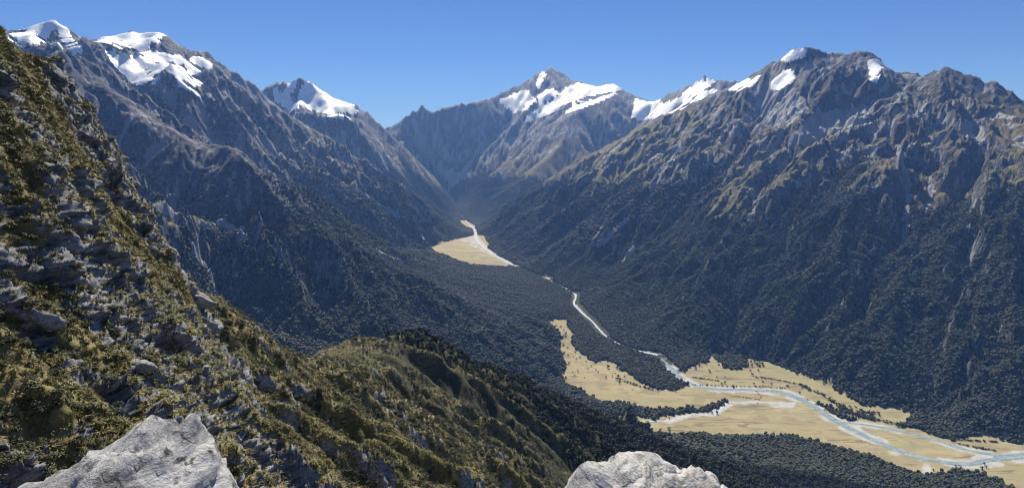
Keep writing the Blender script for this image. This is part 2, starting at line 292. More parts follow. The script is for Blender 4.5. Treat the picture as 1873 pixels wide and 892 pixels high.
# distance from the surveyed ridge lines and from the flats, on a coarse grid
Gc = Grid(-5200, 5200, 0, 14000, 64.0)
def dist_to(pts):
    q = np.stack([Gc.X.ravel(), Gc.Y.ravel()], 1).astype(np.float32); r = np.full(len(q), 9e9, np.float32); pts = pts.astype(np.float32)
    for i in range(0, len(pts), 40):
        pp = pts[i:i + 40]; d = (q[:, None, 0] - pp[None, :, 0])**2 + (q[:, None, 1] - pp[None, :, 1])**2
        r = np.minimum(r, d.min(1))
    return np.sqrt(r).reshape(Gc.X.shape)
d_dark = dist_to(dens(dark_ridge[:17], 70)[:, :2])
d_ridge = Gc.lin(dist_to(np.concatenate([dens(L, 70)[:, :2] for L in ridge_lines[:8]])), G.X, G.Y)
flat_s = blur(flat_m.astype(np.float32), 14); notflat = np.clip(1 - flat_s * 1.6, 0, 1)
dist_riv = Gc.lin(dist_to(dens(river, 50)[:, :2]), G.X, G.Y)
m_er = notflat * np.clip(.14 + d_ridge / 420, 0, 1) * np.clip(dist_riv / 260, 0, 1) * (1 + .55 * smooth(-500, -1300, G.X) * smooth(7500, 6000, G.Y))
er, carve, streak = gullies(G, base, [(760, 54), (380, 34), (190, 20), (95, 11.5), (48, 6)], m_er, 3)
hf = (base + er).astype(np.float32)
high = smooth(-350, 250, base)
rug = fbm2(G.X / 130, G.Y / 130, 5, 11, .55, ridged=True)
hf = hf + (rug - .2) * (2.5 + 13 * high) * np.clip(.6 + d_ridge / 250, 0, 1) * notflat * np.clip(dist_riv / 200, 0, 1)
hf = hf + fbm2(G.X / 60, G.Y / 60, 3, 21) * 1.2 * flat_s * (np.clip(dist_riv / 160, 0, 1))
hf = hf.astype(np.float32)
log('far eroded')
# ------------------------------------------------------------------ near grid
N = Grid(-300, 560, -30, 1330, 1.0)
Pn = np.concatenate([dens(L, .7) for L in (near_crest, near_rib, near_gut, near_foot, near_back)])
nb = G.cub(base, N.X, N.Y).astype(np.float32)
edge = np.zeros(N.X.shape, bool); edge[:1] = edge[-1:] = True; edge[:, :1] = edge[:, -1:] = True
nbase = membrane(N, Pn, 5, init=nb, fixmask=edge, fixval=nb, iters=160)
dcr = np.full(N.X[::8, ::8].shape, 9e9, np.float32); cp = np.concatenate([dens(near_crest, 6), dens(near_rib, 4)])
for c in cp: dcr = np.minimum(dcr, np.hypot(N.X[::8, ::8] - c[0], N.Y[::8, ::8] - c[1]))
Nc = Grid(-300, 560, -30, 1330, 8.0)
d_cr = Nc.lin(dcr, N.X, N.Y); rr = np.hypot(N.X, N.Y)
sz = np.clip(rr / 420, .16, 1)                                  # nearer ground was surveyed finer
e1, c1, _ = gullies(N, nbase, [(120, 7.5), (60, 5.5), (30, 3.2), (15, 1.5)], np.clip(.12 + d_cr / 60, 0, 1) * np.clip(sz * 1.5, 0, 1), 41, pre=10)
e2, c2, _ = gullies(N, nbase, [(26, 2.6), (13, 1.5), (7, .8), (4, .4)], np.clip(.12 + d_cr / 10, 0, 1) * np.clip(1.2 - sz, 0, 1), 61, pre=10)
near_h = nbase + e1 + e2 + fbm2(N.X / 24, N.Y / 24, 5, 91, .5, True) * 1.6 * np.clip(.2 + d_cr / 30, 0, 1)
near_h = near_h.astype(np.float32); ncarve = c1 + c2
wN = smooth(0, 90, np.minimum.reduce([N.X + 300, 560 - N.X, N.Y + 400, 1330 - N.Y]))
def height(x, y):
    hfar = G.cub(hf, x, y)
    ins = (x > -299) & (x < 559) & (y > -29) & (y < 1329)
    w = np.where(ins, N.lin(wN, x, y), 0)
    return np.where(w > 0, hfar * (1 - w) + N.cub(near_h, x, y) * w, hfar)
log('near grid')
# ------------------------------------------------------------------ terrain mesh: finer near, coarser far
U0, U1 = (-70 - W / 2) / F, (1943 - W / 2) / F
NC = 1060
us = np.linspace(U0, U1, NC)
rows = [8.0]
while rows[-1] < 13600: r_ = rows[-1]; rows.append(r_ * (1.0062 if r_ < 1300 else 1.0045 if r_ < 2400 else 1.003 if r_ < 6500 else 1.0055))
rs = np.array(rows); NR = len(rs)
UU, RR = np.meshgrid(us.astype(np.float32), rs.astype(np.float32))
VX = UU * RR; VY = RR
VZ = height(VX, VY)
log('terrain', NR, NC)
# ------------------------------------------------------------------ line-of-sight painting of world maps (snow, gravel, meadow)
def attr(me, name, a):
    at_ = me.attributes.new(name, 'FLOAT', 'POINT'); at_.data.foreach_set('value', np.ascontiguousarray(a, np.float32))
def splat(grid, q, rad, m):
    ix = np.round((q[:, 0] - grid.x0) / grid.d).astype(int); iy = np.round((q[:, 1] - grid.y0) / grid.d).astype(int)
    r = np.maximum(np.asarray(rad) / grid.d, .5) * np.ones(len(q)); R = int(np.ceil(r.max()))
    for dy in range(-R, R + 1):
        for dx in range(-R, R + 1):
            k = (dx * dx + dy * dy <= r * r + .3); jx = ix[k] + dx; jy = iy[k] + dy
            ok = (jx >= 0) & (jx < grid.nx) & (jy >= 0) & (jy < grid.ny); m[jy[ok], jx[ok]] = 1
def paint_poly(poly, smin, m, step=1.5, grow=1.1):
    p = np.array(poly, float); xs = np.arange(p[:, 0].min(), p[:, 0].max() + step, step); ys = np.arange(p[:, 1].min(), p[:, 1].max() + step, step)
    X, Y = np.meshgrid(xs, ys); k = in_poly(X, Y, p); q, hit = sight(G, hf, X[k], Y[k], smin); q = q[hit]
    if len(q): splat(G, q, np.clip(np.hypot(q[:, 0], q[:, 1]) * step / F * grow, 6, 34), m)
def paint_line(pts, smin, m, rad):
    q = dens([(a, b, 0) for a, b in pts], 1.5); w, hit = sight(G, hf, q[:, 0], q[:, 1], smin); splat(G, w[hit], rad, m)
GLAC = [
    ('pale glacier capping the peak beside the grassy cliff', [[(18, 62), (45, 50), (95, 38), (112, 50), (125, 72), (147, 97), (120, 99), (97, 85), (75, 74), (60, 82), (40, 77)]], 3450),
    ('broad ice cap and hanging glacier on the big left mountain', [[(176, 76), (215, 62), (232, 66), (265, 62), (302, 58), (292, 72), (270, 78), (268, 100), (258, 98), (245, 88), (215, 86), (195, 80)], [(198, 106), (225, 118), (252, 116), (262, 101), (275, 105), (300, 130), (288, 137), (280, 150), (245, 153), (225, 136)], [(280, 102), (310, 108), (345, 118), (360, 134), (366, 150), (360, 164), (335, 149), (310, 132), (295, 122)], [(360, 108), (385, 122), (372, 128), (350, 115)]], 3450),
    ('streaky snowfield below the far left summit', [[(556, 168), (578, 158), (600, 170), (640, 193), (652, 206), (620, 218), (596, 208), (566, 203), (545, 190)], [(528, 160), (540, 158), (534, 172), (520, 178)], [(500, 172), (520, 184), (545, 200), (530, 204), (508, 190)]], 7000),
    ('snowfield and summit ice of the distant pointed peak', [[(915, 190), (935, 180), (962, 172), (978, 186), (960, 202), (940, 207)], [(982, 158), (991, 138), (996, 138), (990, 152), (984, 164)], [(984, 176), (1006, 164), (1020, 172), (1005, 182), (988, 190)], [(1040, 160), (1070, 155), (1095, 159), (1120, 157), (1137, 166), (1105, 172), (1070, 178), (1040, 190), (1012, 206), (985, 216), (960, 226), (990, 202), (1020, 186)], [(1128, 172), (1100, 186), (1062, 200), (1030, 212), (1060, 192)]], 8300),
    ('white glacier filling the col right of the distant peak', [[(1164, 184), (1186, 189), (1212, 196), (1240, 188), (1290, 171), (1312, 174), (1262, 196), (1220, 208), (1195, 217), (1170, 222), (1158, 216)], [(1250, 178), (1275, 160), (1296, 150), (1304, 156), (1282, 168), (1260, 180)]], 6800),
    ('small snow patches below the rocky right summit', [[(1333, 170), (1362, 152), (1388, 146), (1378, 156), (1347, 169)], [(1412, 152), (1430, 145), (1446, 139), (1452, 148), (1435, 160), (1416, 169)], [(1431, 110), (1450, 101), (1470, 94), (1466, 105), (1440, 114)]], 3500),
    ('narrow snow patch on the dark right-hand peak', [[(1591, 117), (1614, 117), (1617, 122), (1604, 131), (1598, 151), (1593, 138)]], 3500)]
snow = np.zeros(G.X.shape, np.float32); snow_id = np.zeros(G.X.shape, np.int8)
for k, (lab, polys, smin) in enumerate(GLAC):
    m = np.zeros_like(snow)
    for p in polys: paint_poly(p, smin, m, 1.2, 3.2)
    m = blur(m, 5) * (1 - (.35 if k == 2 else .15) * smooth(-.1, .5, fbm2(G.X / 70, G.Y / 240, 4, 960 + k, .6, True)) * (k in (2, 3, 4, 5))); snow_id[(m > .3)] = k + 1; snow = np.maximum(snow, m)
sw = smooth(.12, .5, blur(snow, 5)); hf = hf * (1 - sw) + (blur(hf, 26) + 8) * sw      # ice lies smoother than the rock it buries
VZ = height(VX, VY); VZ0 = VZ
dZdr = np.gradient(VZ, axis=0) / np.gradient(RR, axis=0); dZdu = np.gradient(VZ, axis=1) / (np.gradient(UU, axis=1) * RR)
gxx = dZdu; gyy = dZdr - UU * dZdu; slope = np.sqrt(gxx**2 + gyy**2); inv = 1 / np.sqrt(1 + slope**2); nX = -gxx * inv; nY = -gyy * inv; nZ = inv
scr = np.zeros_like(snow)
for L, rad in [([(1790, 262), (1793, 300), (1776, 330), (1785, 370), (1768, 400), (1772, 440)], 5), ([(1700, 330), (1705, 360), (1692, 390)], 7), ([(1640, 270), (1655, 310), (1660, 360), (1660, 400), (1655, 440)], 8),
               ([(1375, 355), (1385, 375), (1368, 405)], 14), ([(1112, 395), (1104, 412), (1085, 440), (1075, 455)], 9), ([(1150, 400), (1125, 420), (1110, 440), (1092, 452)], 8), ([(1160, 452), (1150, 465), (1140, 478)], 11),
               ([(1240, 270), (1222, 300), (1205, 330), (1190, 350)], 12), ([(1090, 340), (1080, 360)], 8), ([(1300, 640), (1302, 665)], 9), ([(1330, 645), (1345, 662), (1362, 675)], 6),
               ([(235, 370), (262, 376), (300, 388), (345, 400), (390, 420)], 6), ([(390, 408), (405, 412), (430, 425), (455, 440)], 8), ([(262, 400), (275, 425), (268, 448)], 8), ([(355, 465), (385, 500), (392, 525)], 7), ([(445, 410), (440, 425)], 7), ([(310, 385), (318, 378), (305, 360)], 9),
               ([(690, 458), (712, 470), (735, 478)], 10), ([(640, 340), (690, 372), (730, 400)], 12), ([(850, 320), (835, 335), (820, 345)], 30), ([(880, 270), (860, 300), (845, 318)], 26), ([(770, 430), (785, 448)], 9)]:
    paint_line(L, 1500, scr, rad)
for p in [[(1490, 215), (1560, 205), (1600, 200), (1560, 230), (1480, 262), (1440, 262)], [(1755, 230), (1790, 225), (1800, 262), (1785, 262), (1765, 250)], [(800, 310), (850, 318), (880, 320), (830, 335), (810, 330)], [(440, 135), (480, 170), (520, 210), (480, 190), (430, 160), (420, 140)], [(1385, 180), (1450, 165), (1480, 200), (1440, 230), (1400, 230)]]:
    paint_poly(p, 2500, scr)
scr = blur(scr, 1)
mead = np.zeros_like(snow)
for p in [[(255, 373), (330, 388), (430, 425), (455, 450), (380, 430), (320, 415), (280, 395)], [(390, 410), (470, 430), (480, 470), (430, 455), (400, 430)], [(230, 370), (260, 390), (270, 440), (240, 420)],
          [(1180, 230), (1310, 190), (1340, 210), (1250, 270), (1130, 340), (1040, 330), (1100, 280)], [(1420, 270), (1500, 255), (1580, 240), (1540, 290), (1440, 345), (1330, 400), (1280, 400), (1340, 330)], [(1620, 270), (1700, 320), (1800, 290), (1873, 260), (1873, 330), (1700, 380), (1600, 330)], [(680, 455), (740, 482), (700, 470)]]:
    paint_poly(p, 1800, mead)
mead = blur(mead, 6)
log('painted')
gy_, gx_ = np.gradient(hf, 8.0); slopeG = np.hypot(gx_, gy_).astype(np.float32)
ny_, nx_ = np.gradient(near_h, 1.0); slopeN = blur(np.hypot(nx_, ny_).astype(np.float32), 1)
def slope_at(x, y):
    a = G.lin(slopeG, x, y); ins = (x > -299) & (x < 559) & (y > -29) & (y < 1329)
    return np.where(ins & (N.lin(wN, x, y) > .5), N.lin(slopeN, x, y), a)
rivd = dens(river, 6); rivw = np.interp(np.linspace(0, 1, len(rivd)), np.linspace(0, 1, len(RW)), RW)
grav = np.zeros_like(snow)
dr = dens(river, 12); cum = np.r_[0, np.cumsum(np.hypot(*np.diff(np.array(river)[:, :2], axis=0).T))]
def riv_width(pts):
    o = []
    L = np.array(river)[:, :2]
    for p in pts:
        i = np.argmin(((L - p[:2])**2).sum(1)); o.append(RW[i])
    return np.array(o)
splat(G, dr, np.where(riv_width(dr) > 11, riv_width(dr) * .7 + 9, 4), grav)
splat(G, dens(river2, 8), 20, grav); splat(G, dens(river3, 8), 13, grav)
for p in [[(1205, 648), (1225, 652), (1262, 700), (1245, 695)], [(868, 432), (838, 437), (905, 470), (930, 484), (938, 482), (905, 465), (880, 440)], [(1690, 840), (1700, 850), (1705, 868), (1690, 866)], [(1765, 840), (1820, 830), (1873, 845), (1800, 855)]]:
    m = in_poly(G.X, G.Y, [on_floor(*q)[:2] for q in p]); grav[m] = 1
riv_clear = np.zeros_like(snow); splat(G, dr, np.where(riv_width(dr) > 11, riv_width(dr) * .5 + 12, 7), riv_clear)
for seg in ([(1053, 538), (1051, 556), (1068, 575), (1085, 590), (1106, 613)], [(994, 507), (1006, 511)]):
    splat(G, dens([on_floor(*p) for p in seg], 6), 27, riv_clear)
    splat(G, dens([on_floor(*p) for p in seg], 6), 6, grav)
for q_ in ([(1320, 716), (1345, 712)], [(1500, 755), (1530, 775), (1560, 790)], [(1590, 800), (1640, 826)], [(1430, 712), (1460, 724)], [(1400, 740), (1440, 741)], [(1205, 652), (1232, 676)]):
    splat(G, dens([on_floor(*p) for p in q_], 7), 19, grav)
grav = blur(grav * (.3 + .9 * (fbm2(G.X / 55, G.Y / 55, 3, 190) > -.12)), 1)
def cover(x, y, z, sl):
    n1 = fbm2(x / 420, y / 420, 4, 101); n2 = fbm2(x / 90, y / 90, 4, 131); n3 = fbm2(x / 16, y / 16, 3, 151)
    fl = np.zeros(np.shape(x), bool); wv = noise2(x / 7, y / 7, 171)
    for f in flats: fl |= in_poly(x + n3 * 16 + wv * 9, y + n3 * 16 - wv * 9, f)
    cv = G.lin(carve, x, y); far = smooth(4500, 9000, y); me_ = G.lin(mead, x, y)
    tl = -215 + 190 * n1 + 110 * n2 + 35 * n3 + 90 * np.clip(cv - .55, -1, 1) - 120 * far - 200 * me_ * smooth(-420, -200, z) + 60 * smooth(2000, 2600, x)
    fo = smooth(85, -70, z - tl) * smooth(2.6, 2.1, sl + .15 * n3) * (~fl) * (1 - smooth(.3, .6, G.lin(scr, x, y) + .2 * n3))
    ro = np.clip(smooth(60, 380, z + 150 * n1 + 70 * n2 - 120 * me_ - 210 * smooth(500, 1500, x)) + smooth(1.0, 1.35, sl + .25 * n2 + .16 * n3 - .2 * me_), 0, 1)
    ro = np.maximum(ro * smooth(-430, -140, z + 120 * n2), smooth(2.1, 2.5, sl + .1 * n3))
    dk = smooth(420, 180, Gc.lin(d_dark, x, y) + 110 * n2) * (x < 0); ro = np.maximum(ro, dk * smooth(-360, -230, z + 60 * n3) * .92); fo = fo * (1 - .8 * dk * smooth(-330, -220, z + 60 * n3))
    sc = np.clip(smooth(.35, .75, cv * .7 + .35 * n2 + .1) * smooth(-.05, .3, n2 + .3 * n1) * smooth(-250, 60, z) * .55 + ro * .8 * smooth(.52, .85, G.lin(streak, x, y) + .35 * n2 + .15 * n3) + smooth(.25, .6, G.lin(scr, x, y) + .25 * n3), 0, 1)
    sn = smooth(.24, .42, G.lin(snow, x, y) + .16 * n3 + .18 * noise3(x / 24, y / 24, z / 14, 177) + .12 * n2 - .2 * smooth(1.3, 2.2, sl))
    bare = smooth(.2, .5, G.lin(riv_clear, x, y))
    return dict(bush=smooth(240, -20, z - tl + 90 * n3), bare=bare, forest=fo, rock=ro, scree=sc, snow=sn, flat=fl, meadow=me_, n1=n1, n2=n2, n3=n3)
shp = VX.shape; vx, vy, vz = VX.ravel(), VY.ravel(), VZ.ravel().astype(np.float32)
sl_v = slope.ravel()
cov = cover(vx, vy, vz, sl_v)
gravel_v = smooth(.25, .65, G.lin(grav, vx, vy) + .2 * cov['n3']) * smooth(2.0, .5, sl_v)
log('cover')
# ------------------------------------------------------------------ broken rock on the near cliff: displaced along the slope normal
def rock_disp(x, y, z, sl):
    r = np.hypot(x, y)
    rk = smooth(-.15, .25, fbm2(x / 9, y / 9, 4, 301) + .35 * fbm2(x / 40, y / 40, 2, 311) + .5 * smooth(.9, 1.5, sl) - .14 + .22 * smooth(-1, -7, z) * smooth(75, 55, r) - .5 * smooth(75, 120, r) - .45 * smooth(0, 16, z + 2 * fbm2(x / 8, y / 8, 3, 321)))
    wx = noise3(x / 2.5, y / 2.5, z / 2.5, 690) * .5
    bx = x * .8 + z * .35; by = y * .9 - z * .2; bz = z * .75 - x * .5 + y * .1 + wx * .3            # bedding tilts with the schist
    v1, e1 = blocks3(bx / 5.5, by / 4.0, bz / 1.5, 400); v2, e2 = blocks3(bx / 1.9, by / 1.3, bz / .42, 500)
    saw = (bz / .62 + .5 * noise3(bx / 2.2, by / 2.2, bz / 2, 660)) % 1; saw2 = (bz / .19 + .4 * noise3(bx / .8, by / .8, bz, 670)) % 1
    fine = noise3(bx / .35, by / .35, bz / .1, 600) * .6 + noise3(bx / .9, by / .9, bz / .25, 610)
    lump = fbm2(x / 3.2, y / 3.2, 4, 620); fade = smooth(520, 300, r); mid = smooth(80, 160, r)
    d = (v1 * .55 - .35 * smooth(.07, 0, e1) + v2 * .12 - .10 * smooth(.06, 0, e2) + saw * .24 + saw2 * .07 + fine * .045) * rk + lump * (.5 + .5 * smooth(60, 200, r)) * (1 - .6 * rk)
    d += (1 - rk) * (noise3(x / .8, y / .8, z / .8, 680) * .14) * (1 - mid)
    d = d * fade + mid * fade * (noise3(x / 5, y / 5, z / 5, 630) * .9 + noise3(x / 2.2, y / 2.2, z / 2.2, 640) * .5)
    return d, rk
near_rows = int(np.searchsorted(rs, 520)); near_cols = int(np.searchsorted(us, (1250 - W / 2) / F))
sub = np.zeros(shp, bool); sub[:near_rows, :near_cols] = True; sb = sub.ravel()
PX, PY, PZ = vx.copy(), vy.copy(), vz.copy()
ns = [blur(a_, 3).ravel()[sb] for a_ in (nX, nY, nZ)]
disp, cr_rock = rock_disp(vx[sb], vy[sb], vz[sb], sl_v[sb])
PX[sb] += ns[0] * disp; PY[sb] += ns[1] * disp; PZ[sb] += ns[2] * disp
crag = np.zeros(len(vx), np.float32); crag[sb] = cr_rock
# the close cliff gets a finer sheet of its own
CUT_R, CUT_U = 74.0, (470 - W / 2) / F
cu = np.linspace(U0, CUT_U + .004, 430); crs = [9.5]
while crs[-1] < CUT_R * 1.012: crs.append(crs[-1] * 1.0026)
CU, CR = np.meshgrid(cu, np.array(crs)); CX = CU * CR; CY = CR; CZ = height(CX, CY)
q1 = np.gradient(CZ, axis=0) / np.gradient(CR, axis=0); q2 = np.gradient(CZ, axis=1) / (np.gradient(CU, axis=1) * CR); g1 = blur(q2, 6); g2 = blur(q1 - CU * q2, 6); iv = 1 / np.sqrt(1 + g1**2 + g2**2)
cd, crk = rock_disp(CX.ravel(), CY.ravel(), CZ.ravel(), np.hypot(q2, q1 - CU * q2).ravel()); cd = cd.reshape(CX.shape)
CP3 = np.stack([CX - g1 * iv * cd, CY - g2 * iv * cd, CZ + iv * cd], -1).reshape(-1, 3)
ci_ = np.arange(CX.size).reshape(CX.shape); CQ = np.stack([ci_[:-1, :-1], ci_[:-1, 1:], ci_[1:, 1:], ci_[1:, :-1]], -1).reshape(-1, 4)
# distant rock: small crags
far_m = vy > 1200; fx_, fy_, fz_ = vx[far_m], vy[far_m], vz[far_m]
rk = np.maximum(cov['rock'][far_m], .15) * (1 - cov['snow'][far_m] * .9) * (1 - cov['forest'][far_m] * .8) * (~cov['flat'][far_m])
PZ[far_m] += rk * ((1 - 2 * np.abs(noise3(fx_ / 46, fy_ / 46, fz_ / 90, 700))) * 5 + (1 - 2 * np.abs(noise3(fx_ / 21, fy_ / 21, fz_ / 36, 710))) * 4.5 + (1 - 2 * np.abs(noise3(fx_ / 10, fy_ / 10, fz_ / 16, 720))) * 2.2)
PZ += cov['snow'] * 5 * smooth(1000, 1500, vy)
log('crags')
# ------------------------------------------------------------------ materials
def nt(name):
    m = bpy.data.materials.new(name); m.use_nodes = True; t = m.node_tree; t.nodes.clear(); return m, t, t.nodes, t.links
class MB:
    """small helper to wire a Principled material"""
    def __init__(s, name, rough=.9):
        s.m, s.t, s.n, s.l = nt(name); s.o = s.n.new('ShaderNodeOutputMaterial'); s.b = s.n.new('ShaderNodeBsdfPrincipled')
        s.l.new(s.b.outputs[0], s.o.inputs[0]); s.b.inputs['Roughness'].default_value = rough; s.b.inputs['Specular IOR Level'].default_value = .25
        s.co = s.n.new('ShaderNodeTexCoord').outputs['Object']
    def put(s, sock, v):
        if isinstance(v, (int, float)): sock.default_value = v
        elif isinstance(v, tuple): sock.default_value = (*v, 1) if len(v) == 3 and sock.type == 'RGBA' else v
        else: s.l.new(v, sock)
    def at(s, name):
        n = s.n.new('ShaderNodeAttribute'); n.attribute_name = name; return n.outputs['Fac']
    def noise(s, scale, detail=4, rough=.6, sc=None, dist=0.0):
        n = s.n.new('ShaderNodeTexNoise'); n.inputs['Scale'].default_value = scale; n.inputs['Detail'].default_value = detail; n.inputs['Roughness'].default_value = rough; n.inputs['Distortion'].default_value = dist
        co = s.co
        if sc:
            mp = s.n.new('ShaderNodeMapping'); mp.inputs['Scale'].default_value = sc[0]; mp.inputs['Rotation'].default_value = sc[1]; s.l.new(co, mp.inputs[0]); co = mp.outputs[0]
        s.l.new(co, n.inputs['Vector']); return n.outputs['Fac']
    def ramp(s, v, a, b, c=0.0, d=1.0):
        n = s.n.new('ShaderNodeMapRange'); n.interpolation_type = 'SMOOTHSTEP'; s.l.new(v, n.inputs[0])
        n.inputs[1].default_value = a; n.inputs[2].default_value = b; n.inputs[3].default_value = c; n.inputs[4].default_value = d; return n.outputs[0]
    def mix(s, f, a, b, mode='MIX'):
        n = s.n.new('ShaderNodeMix'); n.data_type = 'RGBA'; n.blend_type = mode; s.put(n.inputs[0], f); s.put(n.inputs[6], a); s.put(n.inputs[7], b); return n.outputs[2]
    def math(s, op, a, b):
        n = s.n.new('ShaderNodeMath'); n.operation = op; s.put(n.inputs[0], a); s.put(n.inputs[1], b); return n.outputs[0]
    def bump(s, h, dist, strength=1.0):
        n = s.n.new('ShaderNodeBump'); n.inputs['Distance'].default_value = dist; n.inputs['Strength'].default_value = strength; s.l.new(h, n.inputs['Height']); s.l.new(n.outputs[0], s.b.inputs['Normal'])
    def col(s, c): s.put(s.b.inputs['Base Color'], c)
def mountain_material():
    M = MB('mountain_ground', .92)
    na = M.noise(.012, 6, .65); nb = M.noise(.05, 5, .65); nc = M.noise(.0035, 3)
    st = M.noise(.02, 5, .7, ((1, .3, 2.2), (.2, .5, .4)))
    n8 = M.noise(.05, 9, .78); n9 = M.noise(.11, 8, .78, ((1, 1, .6), (0, 0, 0))); pale = M.at('pale')
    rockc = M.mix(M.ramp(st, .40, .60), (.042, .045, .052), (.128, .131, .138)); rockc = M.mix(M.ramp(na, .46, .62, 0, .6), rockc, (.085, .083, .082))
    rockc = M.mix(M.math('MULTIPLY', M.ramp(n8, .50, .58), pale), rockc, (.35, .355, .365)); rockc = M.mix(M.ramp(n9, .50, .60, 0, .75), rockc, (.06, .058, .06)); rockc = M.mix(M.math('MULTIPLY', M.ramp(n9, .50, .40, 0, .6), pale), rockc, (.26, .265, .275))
    grass = M.mix(M.ramp(na, .35, .65), (.065, .062, .026), (.15, .122, .06)); grass = M.mix(M.ramp(nb, .45, .75, 0, .8), grass, (.10, .075, .042)); grass = M.mix(M.math('MULTIPLY', M.at('bush'), .8), grass, (.045, .047, .021))
    c = M.mix(M.at('rock'), grass, rockc)
    mg = M.mix(M.ramp(na, .4, .62), (.115, .112, .044), (.215, .19, .085)); c = M.mix(M.math('MULTIPLY', M.at('meadow'), M.math('SUBTRACT', 1.0, M.at('rock'))), c, mg)
    c = M.mix(M.ramp(M.math('ADD', M.at('scree'), M.ramp(nb, .3, .7, -.25, .25)), .25, .7), c, (.33, .33, .335))
    c = M.mix(M.at('forest'), c, (.022, .030, .013))
    c = M.mix(M.at('gravel'), c, (.46, .45, .43)); M.col(c)
    M.bump(M.math('MULTIPLY', M.noise(.07, 8, .75), M.math('ADD', M.at('rock'), .25)), 12.0, 1.0); return M.m
def snow_material():
    M = MB('old_snow', .55); n = M.noise(.02, 5, .6, ((1, .35, 1), (0, 0, .4))); M.b.inputs['Specular IOR Level'].default_value = .4
    c = M.mix(M.ramp(n, .35, .65), (.86, .88, .90), (.72, .77, .83)); c = M.mix(M.ramp(M.noise(.05, 6, .7), .58, .75, 0, .7), c, (.52, .56, .62))
    M.col(c); M.bump(M.noise(.035, 6, .65), 8.0, .7); return M.m
def flats_material():
    M = MB('dry_grass_flats', .95)
    n = M.noise(.006, 5, .6); nb = M.noise(.03, 5, .65); nc = M.noise(.2, 4, .6); st = M.noise(.012, 4, .6, ((.35, 1.6, 1), (0, 0, .5)))
    c = M.mix(M.ramp(n, .38, .62), (.315, .265, .135), (.38, .325, .185)); c = M.mix(M.ramp(st, .46, .60, 0, .9), c, (.28, .245, .14)); c = M.mix(M.ramp(nb, .55, .72, 0, .6), c, (.31, .225, .13))
    c = M.mix(M.math('MULTIPLY', M.at('green'), M.ramp(nb, .3, .6, .5, 1)), c, (.26, .245, .13)); c = M.mix(M.ramp(nc, .52, .75, 0, .5), c, (.19, .15, .085)); c = M.mix(M.ramp(M.noise(.012, 6, .7), .50, .60, 0, .8), c, (.23, .19, .11)); c = M.mix(M.ramp(M.noise(.02, 3, .5, ((.25, 1.5, 1), (0, 0, -.3)), 1.5), .60, .64, 0, .75), c, (.15, .125, .075))
    c = M.mix(M.at('gravel'), c, M.mix(M.ramp(nb, .4, .65), (.44, .43, .41), (.33, .32, .305))); M.col(c); M.bump(nb, 1.5, .5); return M.m
def hillside_material():
    M = MB('hillside_ground', .93)
    big = M.noise(.045, 5, .65); md = M.noise(.22, 6, .68); fi = M.noise(1.6, 6, .7); vf = M.noise(7.0, 4, .7)
    foli = M.noise(1.1, 7, .72, ((.5, .6, 3.2), (.25, .5, .3)))
    rk = M.mix(M.ramp(foli, .36, .62), (.10, .10, .105), (.36, .355, .345)); rk = M.mix(M.ramp(vf, .5, .7, 0, .6), rk, (.21, .205, .2))
    rk = M.mix(M.ramp(fi, .56, .72, 0, .75), rk, (.48, .475, .46)); rk = M.mix(M.ramp(md, .55, .7, 0, .7), rk, (.09, .085, .06))
    rk = M.mix(M.ramp(M.noise(2.6, 5, .7), .62, .72, 0, .7), rk, (.17, .13, .05))
    gr = M.mix(M.ramp(md, .35, .6), (.10, .09, .032), (.27, .22, .09)); gr = M.mix(M.ramp(fi, .5, .72), gr, (.33, .26, .115)); gr = M.mix(M.ramp(big, .5, .68, 0, .7), gr, (.15, .145, .05))
    gr = M.mix(M.ramp(vf, .52, .7, 0, .6), gr, (.07, .055, .028))
    c = M.mix(M.ramp(M.math('ADD', M.at('crag'), M.ramp(fi, .3, .7, -.3, .3)), .4, .62), gr, rk); c = M.mix(M.math('MULTIPLY', M.at('forest'), .85), c, (.022, .028, .013)); M.col(c)
    hgt = M.math('ADD', M.math('MULTIPLY', foli, .6), M.math('MULTIPLY', vf, .15)); M.bump(hgt, .5, .7); return M.m
mat_mtn = mountain_material(); mat_snow = snow_material(); mat_flat = flats_material(); mat_hill = hillside_material()
# ------------------------------------------------------------------ split the land into its pieces
idx = np.arange(NR * NC).reshape(NR, NC)
Q = np.stack([idx[:-1, :-1], idx[:-1, 1:], idx[1:, 1:], idx[1:, :-1]], -1).reshape(-1, 4)
qr = RR[:-1, :-1].ravel(); qu = UU[:-1, :-1].ravel()
rowi = np.repeat(np.arange(NR - 1), NC - 1)
drop = ((qr < 900) & (qu > (1330 - W / 2) / F)) | ((qr < CUT_R) & (qu < CUT_U)) | (qr < 12)
Q = Q[~drop]
fc = Q[:, 0]; fxm, fym = vx[fc], vy[fc]
owners = [('mountain_left', [crest_left]), ('mountain_far_left', [crest_left2]), ('mountain_distant', [crest_aspire, spur_aspire, far_peak]), ('mountain_right', [crest_right, spur_right]), ('ridge_left', [dark_ridge])]
dl = np.stack([dist_to(np.concatenate([dens(L, 90)[:, :2] for L in ls])) for _, ls in owners])
own = dl.argmin(0)
oi = own[np.clip(((fym - Gc.y0) / 64).round().astype(int), 0, Gc.ny - 1), np.clip(((fxm - Gc.x0) / 64).round().astype(int), 0, Gc.nx - 1)]
RVs = np.array(sorted([(p[1], p[0]) for p in dens(river, 100)])); rxm = np.interp(fym, RVs[:, 0], RVs[:, 1])
oi = np.where((fym < 7000) & (fxm > rxm), 3, oi); oi = np.where((fym < 7000) & (fxm <= rxm) & (oi == 3), 4, oi)
reg = oi.copy()
reg[(qr[~drop] < 1500) & (fym < 1500)] = 10
flf = cov['flat'][fc] & (fym > 1200); reg[flf] = 11
sid = snow_id[np.clip(((fym - G.y0) / 8).round().astype(int), 0, G.ny - 1), np.clip(((fxm - G.x0) / 8).round().astype(int), 0, G.nx - 1)]
